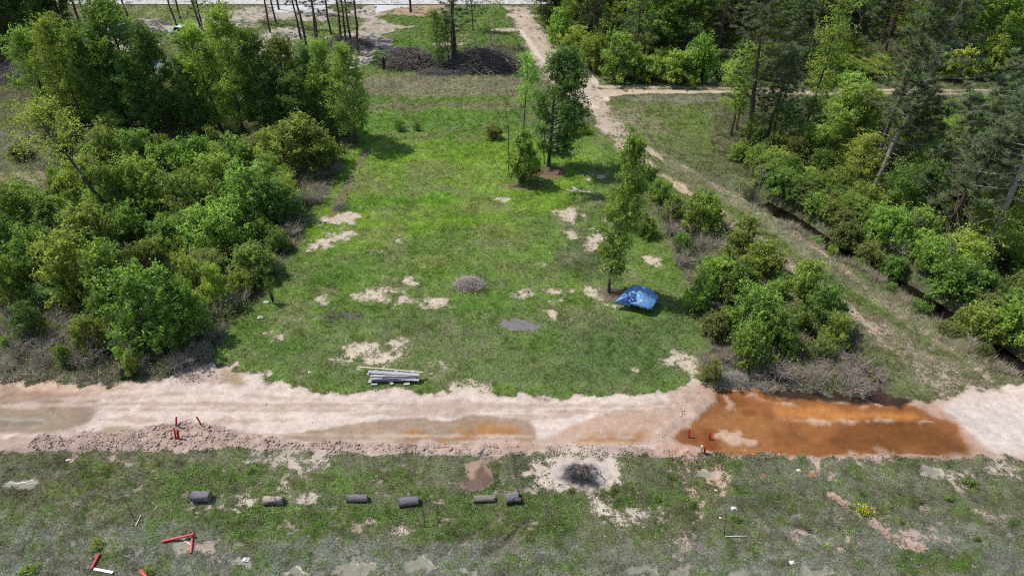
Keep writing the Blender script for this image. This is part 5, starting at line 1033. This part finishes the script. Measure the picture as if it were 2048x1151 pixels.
for P, n_, where in [([(575,330),(700,300),(640,420),(600,470),(545,560),(560,440)], 12, 'between the left thicket and the lawn'), ([(380,600),(470,560),(500,600),(430,700),(380,740)], 9, 'at the front corner of the left thicket'), ([(0,640),(150,640),(400,720),(380,745),(0,745)], 22, 'on the slope above the graded road'),
      ([(1330,440),(1400,470),(1500,540),(1480,600),(1390,560),(1340,500)], 12, 'beside the trough near the lone tree'), ([(1400,700),(1560,740),(1700,700),(1790,780),(1500,785),(1410,770)], 15, 'above the rusty puddle'), ([(1560,370),(1700,455),(1860,560),(1990,650),(1960,600),(1760,470),(1600,380)], 12, 'along the far bank of the ditch')]:
    P = [G(*p) for p in P]; a = np.array(P); k = 0
    for t in range(900):
        x, y = rt.uniform(a[:, 0].min(), a[:, 0].max()), rt.uniform(a[:, 1].min(), a[:, 1].max())
        if k >= n_ or polysd(P, np.array([x]), np.array([y]))[0] < 0 or any((x - u) ** 2 + (y - v) ** 2 < 1.1 for u, v in ld): continue
        ld.append((x, y)); k += 1; o = obj('leafless_shrub', LT[k % 4], M_ltw, None, (x, y, H(x, y))); s_ = rt.uniform(.55, 1.1); o.scale = (s_ * 1.1, s_ * 1.1, s_ * rt.uniform(.7, 1.1)); o.rotation_euler = (0, 0, rt.uniform(0, 6.28))
        tag(o, 'grey leafless twiggy shrub ' + where, 'shrub', 'leafless shrubs ' + where)
brush('charred_sticks', [(1130,968),(1200,968),(1130,930),(1200,930)], .07, 130, simple('charcoal', (52, 50, 52), .95, .4, 6, .1, col2=(120, 116, 114)), 'charred sticks and ash lying in the burn scar', 17, (.15, .6), (.006, .02))['category'] = 'charred sticks'
# fallen trunks
def fallen(pts, r, mat, lab, name='fallen_log'):
    P = []
    for px, py, z in pts:
        x, y = G(px, py, z); P.append((x, y, H(x, y) + z))
    P = np.array(P); n = len(P); pp_ = np.array([[np.interp(t, range(n), P[:, c]) for c in range(3)] for t in np.linspace(0, n - 1, n * 4)]); rg = np.random.default_rng(int(P[0, 0] * 10) & 255)
    V, F = tubes([(pp_ + rg.normal(0, r * .15, pp_.shape), r * np.linspace(1, .6, len(pp_)) * rg.uniform(.85, 1.1, len(pp_)))] + [(np.array([pp_[k], pp_[k] + rg.normal(0, .3, 3) + [0, 0, .25]]), [r * .35, r * .12]) for k in (3, 5, 6)], 10)
    c0 = P[0].copy(); o = obj(name, npmesh(name, V - c0, F, smooth=True), mat, None, c0); return tag(o, lab, 'fallen trunk')
fallen([(357,540,.5),(380,530,.7),(394,524,.75),(409,514,1.0)], .17, M_dead, 'grey fallen trunk lying in the left thicket')
fallen([(240,752,.2),(247,735,.8),(255,718,1.4)], .16, simple('charred_wood', (72, 66, 64), .95, .4, 6, .1, bump=.6, col2=(150, 142, 136)), 'charred broken stump leaning above the road')
fallen([(44,750,.12),(62,750,.12),(80,751,.12)], .07, M_dead, 'pale stick lying along the road’s upper edge')
fallen([(1004,112,1.2),(1015,122,2.0),(1027,134,1.2)], .07, M_dead, 'pale bare pole sticking out of the larger brush pile', 'branch')
fallen([(1852,512,.3),(1875,505,.6),(1893,500,.5)], .08, M_dead, 'grey fallen branch under the thick pale pine')
fallen([(1770,548,.2),(1790,556,.3),(1812,566,.2)], .05, M_dead, 'thin dead branch on the ditch bank')
# thin rods and sticks
def rod(pts, r, mat, lab, name='rod', cat='rod', group=None):
    P = []
    for px, py, z in pts:
        x, y = G(px, py, z); P.append((x, y, H(x, y) + z))
    P = np.array(P); V, F = tubes([(P, [r] * (len(P) - 1) + [r * .7])], 8); c0 = P[0].copy(); o = obj(name, npmesh(name, V - c0, F, smooth=True), mat, None, c0); return tag(o, lab, cat, group)
rod([(271,1044,0),(262,1024,.55),(251,1000,1.1)], .016, M_black, 'thin black rod leaning left beside the white stick')
rod([(272,1053,.03),(278,1041,.05),(283,1030,.08)], .022, M_white, 'short white stick lying by the leaning black rod', 'stick', 'stick')
rod([(851,1056,0),(848,1036,.6),(843,1012,1.15)], .016, M_black, 'thin bent black rod under the fourth log')
rod([(1448,1073,0),(1450,1050,.6),(1453,1028,1.1)], .016, M_black, 'upright thin black rod at the white stake')
rod([(1450,1073,.04),(1472,1072.5,.05),(1494,1072,.05)], .02, M_white, 'white stake lying at the foot of the black rod', 'stake', 'stake')
rod([(311,1020,.02),(316,1012,.05)], .02, M_white, 'small white stick near the left black rod', 'stick', 'stick')
rod([(1234,270,0),(1234,262,.5),(1234,253,1.0)], .03, M_black, 'small dark stake beside the dirt road bend', 'stake', 'stake')
for i, (px, py) in enumerate([(719,348),(707,364),(695,397),(684,408)]):
    rod([(px,py,0),(px,py-6,.4),(px-1,py-12,.75)], .025, M_dead if i % 2 else M_red, ['dark stake farthest up the lawn’s left edge','reddish stake on the lawn’s left edge','grey stake above the twig heap on the lawn edge','stake standing in the small twig heap'][i], 'stake', 'stake', 'stakes along the lawn edge')
# utility pole by the highway
e = bpy.data.objects.new('utility_pole', None); C.link(e); x, y = G(822, 25); e.location = (x, y, H(x, y))
V, F = tubes([(np.array([(0, 0, -.3), (0, 0, 4), (0, 0, 9)]), [.17, .15, .11])], 12); obj('pole', npmesh('pole', V, F, smooth=True), simple('creosoted_pole', (84, 70, 60), .9, .3, 4, .1), e)
V, F = tubes([(np.array([(-1.2, 0, 8.3), (1.2, 0, 8.3)]), [.06, .06])], 6); obj('crossarm', npmesh('crossarm', V, F), M_bark, e)
tag(e, 'brown wooden utility pole at the highway’s edge', 'utility pole')
rod([(819,28,0),(819,20,.8),(819,12,1.4)], .05, M_wood2, 'short pale post just left of the utility pole', 'post', 'post')
rod([(768,140,0),(768,128,.8),(767,116,1.7)], .12, simple('black_snag', (50, 44, 40), .95, .3, 5, .1), 'black stump post at the left brush pile', 'stump', 'stump')
# sapling with a whitish bag
rg = np.random.default_rng(40); paths = []
for k in range(16):
    a = rg.uniform(0, 6.28); s_ = rg.uniform(.15, .5); hh = rg.uniform(1.3, 2.3); paths.append((np.array([(0, 0, -.1), (math.cos(a) * s_ * .5, math.sin(a) * s_ * .5, hh * .5), (math.cos(a) * s_, math.sin(a) * s_, hh)]), [.025, .016, .006]))
x, y = G(547, 608); e = bpy.data.objects.new('sapling', None); C.link(e); e.location = (x, y, H(x, y))
V, F = tubes(paths, 5); obj('stems', npmesh('stems', V, F), simple('dark_olive_stems', (78, 84, 54), .9, .3, 5, .1), e)
LCs = np.vstack([p[0][1] * (1 - t) + p[0][2] * t + rg.normal(0, .06, (12, 3)) for p in paths for t in (.3, .7, 1)]); V, F, T = leaves(LCs, .07, rg)
obj('leaves', npmesh('leaves', V, F, {'tint': T}), LF['mid'], e); tag(e, 'small many stemmed sapling alone on the lawn’s left part', 'sapling')
def rag(px, py, s, mat, lab, name='plastic_bag', cat='litter', seed=1, group=None):
    rg = np.random.default_rng(seed); x, y = G(px, py); n = 9; V, F = [], []
    for i in range(n):
        for j in range(n):
            u, v = i / (n - 1) - .5, j / (n - 1) - .5; rr = max(0, 1 - 2.2 * math.hypot(u, v)); V.append((u * s + rg.normal(0, s * .06), v * s * .7 + rg.normal(0, s * .06), s * .35 * rr * rg.uniform(.6, 1.2) + .01))
    F = [(i * n + j, (i + 1) * n + j, (i + 1) * n + j + 1, i * n + j + 1) for i in range(n - 1) for j in range(n - 1)]
    me = bpy.data.meshes.new(name); me.from_pydata(V, [], F); me.update(); o = obj(name, me, mat, None, (x, y, H(x, y) + .03)); return tag(o, lab, cat, group)
M_bag = simple('white_plastic', (226, 230, 228), .5, .1, 6, .4, col2=(150, 190, 165)); 
rag(533, 606, .34, M_bag, 'pale greenish bag at the sapling’s foot', seed=1); rag(521, 636, .32, M_bag, 'white bag on the grass below the sapling', seed=2)
rag(1467, 1018, .3, M_bag, 'white rag caught on a weed in the right near field', 'rag', 'rag', 3)
for i, (px, py, s, lab) in enumerate([(1596,942,.2,'tiny white scrap just below the rusty puddle'),(1583,1126,.24,'white scrap near the bottom edge on the right'),(1431,982,.14,'white speck by the orange soil strip'),(620,746,.2,'pale scrap beside the lawn’s lower left edge'),(493,1119,.3,'pale splintered piece beside the small puddle at the bottom'),(137,921,.2,'cream flat stone at the left road edge'),(380,845,.16,'small pale scrap between the red posts'),(1440,1037,.12,'white crumb left of the upright rod')]):
    rag(px, py, s, M_white, lab, 'scrap', 'litter', 10 + i)
# dark stump under the small far bush
brush('stump', [(976,270),(1000,270),(976,262),(1000,262)], .5, 160, simple('burnt_stump_wood', (58, 52, 50), .95, .3, 3, .1), 'dark low stump under the small open bush', 15, (.3, .8), (.03, .07))['category'] = 'stump'
# yellow flowers
x, y = G(1726, 1026); e = bpy.data.objects.new('flowering_plant', None); C.link(e); e.location = (x, y, H(x, y)); rg = np.random.default_rng(50)
q = rg.normal(0, 1, (620, 3)) * [.15, .15, .16]; q[:, 2] = np.abs(q[:, 2]) * 1.2 + .02; V, F, T = leaves(q, .07, rg); obj('foliage', npmesh('foliage', V, F, {'tint': T}), LF['bright'], e)
q = rg.normal(0, 1, (70, 3)) * [.19, .19, .12]; q[:, 2] = np.abs(q[:, 2]) + .26; V, F, T = leaves(q, .06, rg, up=1.2, asp=.9); obj('blossoms', npmesh('blossoms', V, F), simple('yellow_petals', (250, 215, 40), .6, .1, 5, .2), e)
tag(e, 'bushy plant covered in yellow flowers in the right near field', 'flowering plant')
# blue tarp covered cart
z0 = H(*G(1275, 600)); e = bpy.data.objects.new('cart', None); C.link(e); ex, ey = G(1275, 605); e.location = (ex, ey, z0)
OUT = [(1229,603,.62),(1240,594,.70),(1251,581,.85),(1264,571,.9),(1272,569.5,.98),(1285,573,1.02),(1298,576.5,1.0),(1309,585,.92),(1317.5,593,.80),(1311,605,.74),(1304,616,.62),(1297,615,.70),(1288,613,.74),(1274,608.5,.78),(1262,605,.76),(1257.5,608.5,.58),(1240,604.5,.58)]
P3 = []
for px, py, z in OUT: x, y = G(px, py, z + z0); P3.append((x - ex, y - ey, z))
P3 = np.array(P3); c0 = P3.mean(0); rg = np.random.default_rng(60); V = [(c0[0], c0[1], 1.1)]; F = []; K = 12; n = 51
seg = [np.array([np.interp(t, range(18), list(P3[:, c]) + [P3[0, c]]) for c in range(3)]) for t in np.linspace(0, 17, n, endpoint=False)]
for k in range(1, K + 1):
    f = k / K
    for i, s_ in enumerate(seg):
        p = np.array([c0[0], c0[1], 1.1]) * (1 - f) + s_ * f; p[2] = 1.1 * (1 - f ** 2) + s_[2] * f ** 2
        dx, dy = p[0] - c0[0] + .45, p[1] - c0[1] + .32
        if abs(dx + .0 + dy * .4) < .42 and abs(dy) < .2: p[2] -= .16        # sunken fold of the cover
        p[2] += .02 * math.sin(p[0] * 3 + p[1] * 2) + .006 * math.sin(p[0] * 11 - p[1] * 7) * f; V.append(tuple(p))
m = len(V)
for s_, f0 in ((.20, 1.0),):
    for i, q in enumerate(seg): V.append((q[0] * 1.0, q[1] * 1.0, q[2] - s_ * (.55 + .45 * math.sin(i * .9) ** 2)))
for i in range(n): F.append((0, 1 + i, 1 + (i + 1) % n))
for k in range(K): 
    for i in range(n): a = 1 + k * n; F.append((a + i, a + n + i, a + n + (i + 1) % n, a + (i + 1) % n))
me = bpy.data.meshes.new('cover'); me.from_pydata(V, [], F); me.update(); me.polygons.foreach_set('use_smooth', [True] * len(F))
cov = obj('cover', me, simple('weathered_blue_sheet', (92, 146, 194), .5, .18, 1.3, .4, col2=(205, 222, 235), c2lo=.57, c2hi=.62, wear=6, bump=.1), e)
cov.modifiers.new('s', 'SOLIDIFY').thickness = .012
def boxm(name, x0, x1, y0, y1, za, zb, mat, parent, bev=.02, loc=(0, 0, 0), rz=0):
    import bmesh
    bm = bmesh.new(); bmesh.ops.create_cube(bm, size=1)
    for v in bm.verts: v.co = ((x0 + x1) / 2 + v.co.x * (x1 - x0), (y0 + y1) / 2 + v.co.y * (y1 - y0), (za + zb) / 2 + v.co.z * (zb - za))
    if bev: bmesh.ops.bevel(bm, geom=bm.edges[:], offset=bev, segments=2, affect='EDGES')
    me = bpy.data.meshes.new(name); bm.to_mesh(me); bm.free(); o = obj(name, me, mat, parent); o.location = loc; o.rotation_euler = (0, 0, rz); return o
M_royal = simple('royal_blue_sheet', (22, 52, 128), .5, .3, 3, .3, col2=(60, 100, 170))  # darker blue than the cover, for the flap and fold pieces
def flapm(name, q, mat, dz=.02):
    V = []; n = 7
    A = []
    for px, py, z in q: x, y = G(px, py, z + z0); A.append(np.array([x - ex, y - ey, z + dz]))
    for i in range(n):
        for j in range(n):
            u, v = i / (n - 1), j / (n - 1); p = (A[0] * (1 - u) + A[1] * u) * (1 - v) + (A[3] * (1 - u) + A[2] * u) * v; p[2] += .025 * math.sin(u * 9 + v * 4) ; V.append(tuple(p))
    F = [(i * n + j, (i + 1) * n + j, (i + 1) * n + j + 1, i * n + j + 1) for i in range(n - 1) for j in range(n - 1)]
    me = bpy.data.meshes.new(name); me.from_pydata(V, [], F); me.update(); o = obj(name, me, mat, e); o.modifiers.new('s', 'SOLIDIFY').thickness = .01; return o
flapm('flap', [(1240,603.5,.66),(1256,605.5,.68),(1259,600.5,.8),(1241,597.5,.78)], M_royal, .08)['label'] = 'darker blue flap'
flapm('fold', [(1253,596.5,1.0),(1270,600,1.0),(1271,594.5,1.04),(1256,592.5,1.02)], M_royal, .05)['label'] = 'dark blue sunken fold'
boxm('frame', -.95, 1.1, -.45, .5, .36, .5, simple('rusty_iron', (110, 66, 44), .85, .35, 6, .3, col2=(60, 48, 42)), e, .02)
for sx, sy in ((.25, -.62), (.25, .62)):
    V = []; pr = [(.10, -.09), (.26, -.11), (.31, -.06), (.31, .06), (.26, .11), (.10, .09)]; ns = 24
    for rr, yy in pr:
        for k in range(ns): V.append((rr * math.cos(k * 2 * math.pi / ns), yy, rr * math.sin(k * 2 * math.pi / ns)))
    F = [(i * ns + k, i * ns + (k + 1) % ns, (i + 1) * ns + (k + 1) % ns, (i + 1) * ns + k) for i in range(5) for k in range(ns)]
    me = bpy.data.meshes.new('tyre'); me.from_pydata(V, [], F); me.update(); w = obj('wheel', me, simple('perished_rubber', (48, 44, 42), .9, .3, 5, .1), e); w.location = (sx, sy, .30)
    V, F = tubes([(np.array([(0, -.07, 0), (0, 0, 0), (0, .07, 0)]), [.17, .12, .17])], 16); hub = obj('rim', npmesh('rim', V, F, smooth=True), simple('orange_rust', (176, 112, 60), .85, .3, 8, .2), w)
tag(e, 'low two wheeled cart under a weathered blue cover beside the lone tree', 'cart')
# cars half hidden beyond the left wood
def car(px, py, rz, col, lab, s=1.0):
    x, y = G(px, py); e = bpy.data.objects.new('parked_car', None); C.link(e); e.location = (x, y, H(x, y)); e.rotation_euler = (0, 0, rz); e.scale = (s, s, s)
    sec = [(-2.2,.5,.62,.82),(-2.1,.45,.80,.88),(-1.5,.35,.92,.9),(-.9,.32,.95,.9),(.7,.32,.95,.9),(1.4,.35,.92,.9),(2.05,.42,.74,.84),(2.2,.48,.6,.75)]; V, F = [], []
    for xx, zb, zt, hw in sec: V += [(xx, -hw, zb), (xx, -hw, (zb + zt) / 2 + .08), (xx, -hw * .92, zt), (xx, hw * .92, zt), (xx, hw, (zb + zt) / 2 + .08), (xx, hw, zb)]
    for i in range(7):
        for k in range(6): F.append((i * 6 + k, i * 6 + (k + 1) % 6, i * 6 + 6 + (k + 1) % 6, i * 6 + 6 + k))
    F += [tuple(range(6)), tuple(42 + k for k in range(6))[::-1]]
    me = bpy.data.meshes.new('body'); me.from_pydata(V, [], F); me.update(); M = simple('car_paint_' + str(px), col, .25, .03, 2, .5); obj('body', me, M, e)
    V = [(-1.35,-.82,.93),(-1.35,.82,.93),(1.15,.82,.93),(1.15,-.82,.93),(-.85,-.64,1.40),(-.85,.64,1.40),(.45,.64,1.42),(.45,-.64,1.42)]
    me = bpy.data.meshes.new('windows'); me.from_pydata(V, [], [(0,1,5,4),(1,2,6,5),(2,3,7,6),(3,0,4,7),(4,5,6,7)]); me.update(); obj('windows', me, simple('car_glass', (30, 40, 48), .08, .1, 2, .6), e)
    boxm('roof', -.88, .48, -.63, .63, 1.405, 1.455, M, e, .02)
    for sx in (-1.35, 1.35):
        for sy in (-.82, .82):
            V, F = tubes([(np.array([(0, -.1, 0), (0, -.09, 0), (0, .09, 0), (0, .1, 0)]), [.2, .33, .33, .2])], 16); w = obj('wheel', npmesh('wheel', V, F), M_black, e); w.location = (sx, sy, .33)
    for sy in (-.6, .6): boxm('headlight', 2.16, 2.22, sy - .16, sy + .16, .58, .7, M_white, e, .01)
    return tag(e, lab, 'car')
car(371, 74, R(-20), (232, 234, 238), 'white car parked among the thin pines on the sandy clearing')
car(250, 72, R(5), (150, 178, 206), 'pale blue car mostly hidden behind the tallest airy tree', 1.1)
rag(298, 132, 3.4, simple('pale_blue_tarp', (140, 172, 214), .5, .2, 2, .3, col2=(225, 230, 238)), 'crumpled pale blue tarp behind the left wood', 'tarp', 'tarp', 90)
for i, (px, py, s, lab) in enumerate([(124,120,1.2,'white debris heap glimpsed left between the wood’s crowns'),(156,118,1.1,'white debris beside the left debris heap'),(200,162,1.2,'white debris low between the tree trunks')]):
    rag(px, py, s, M_white, lab, 'debris', 'debris', 95 + i)
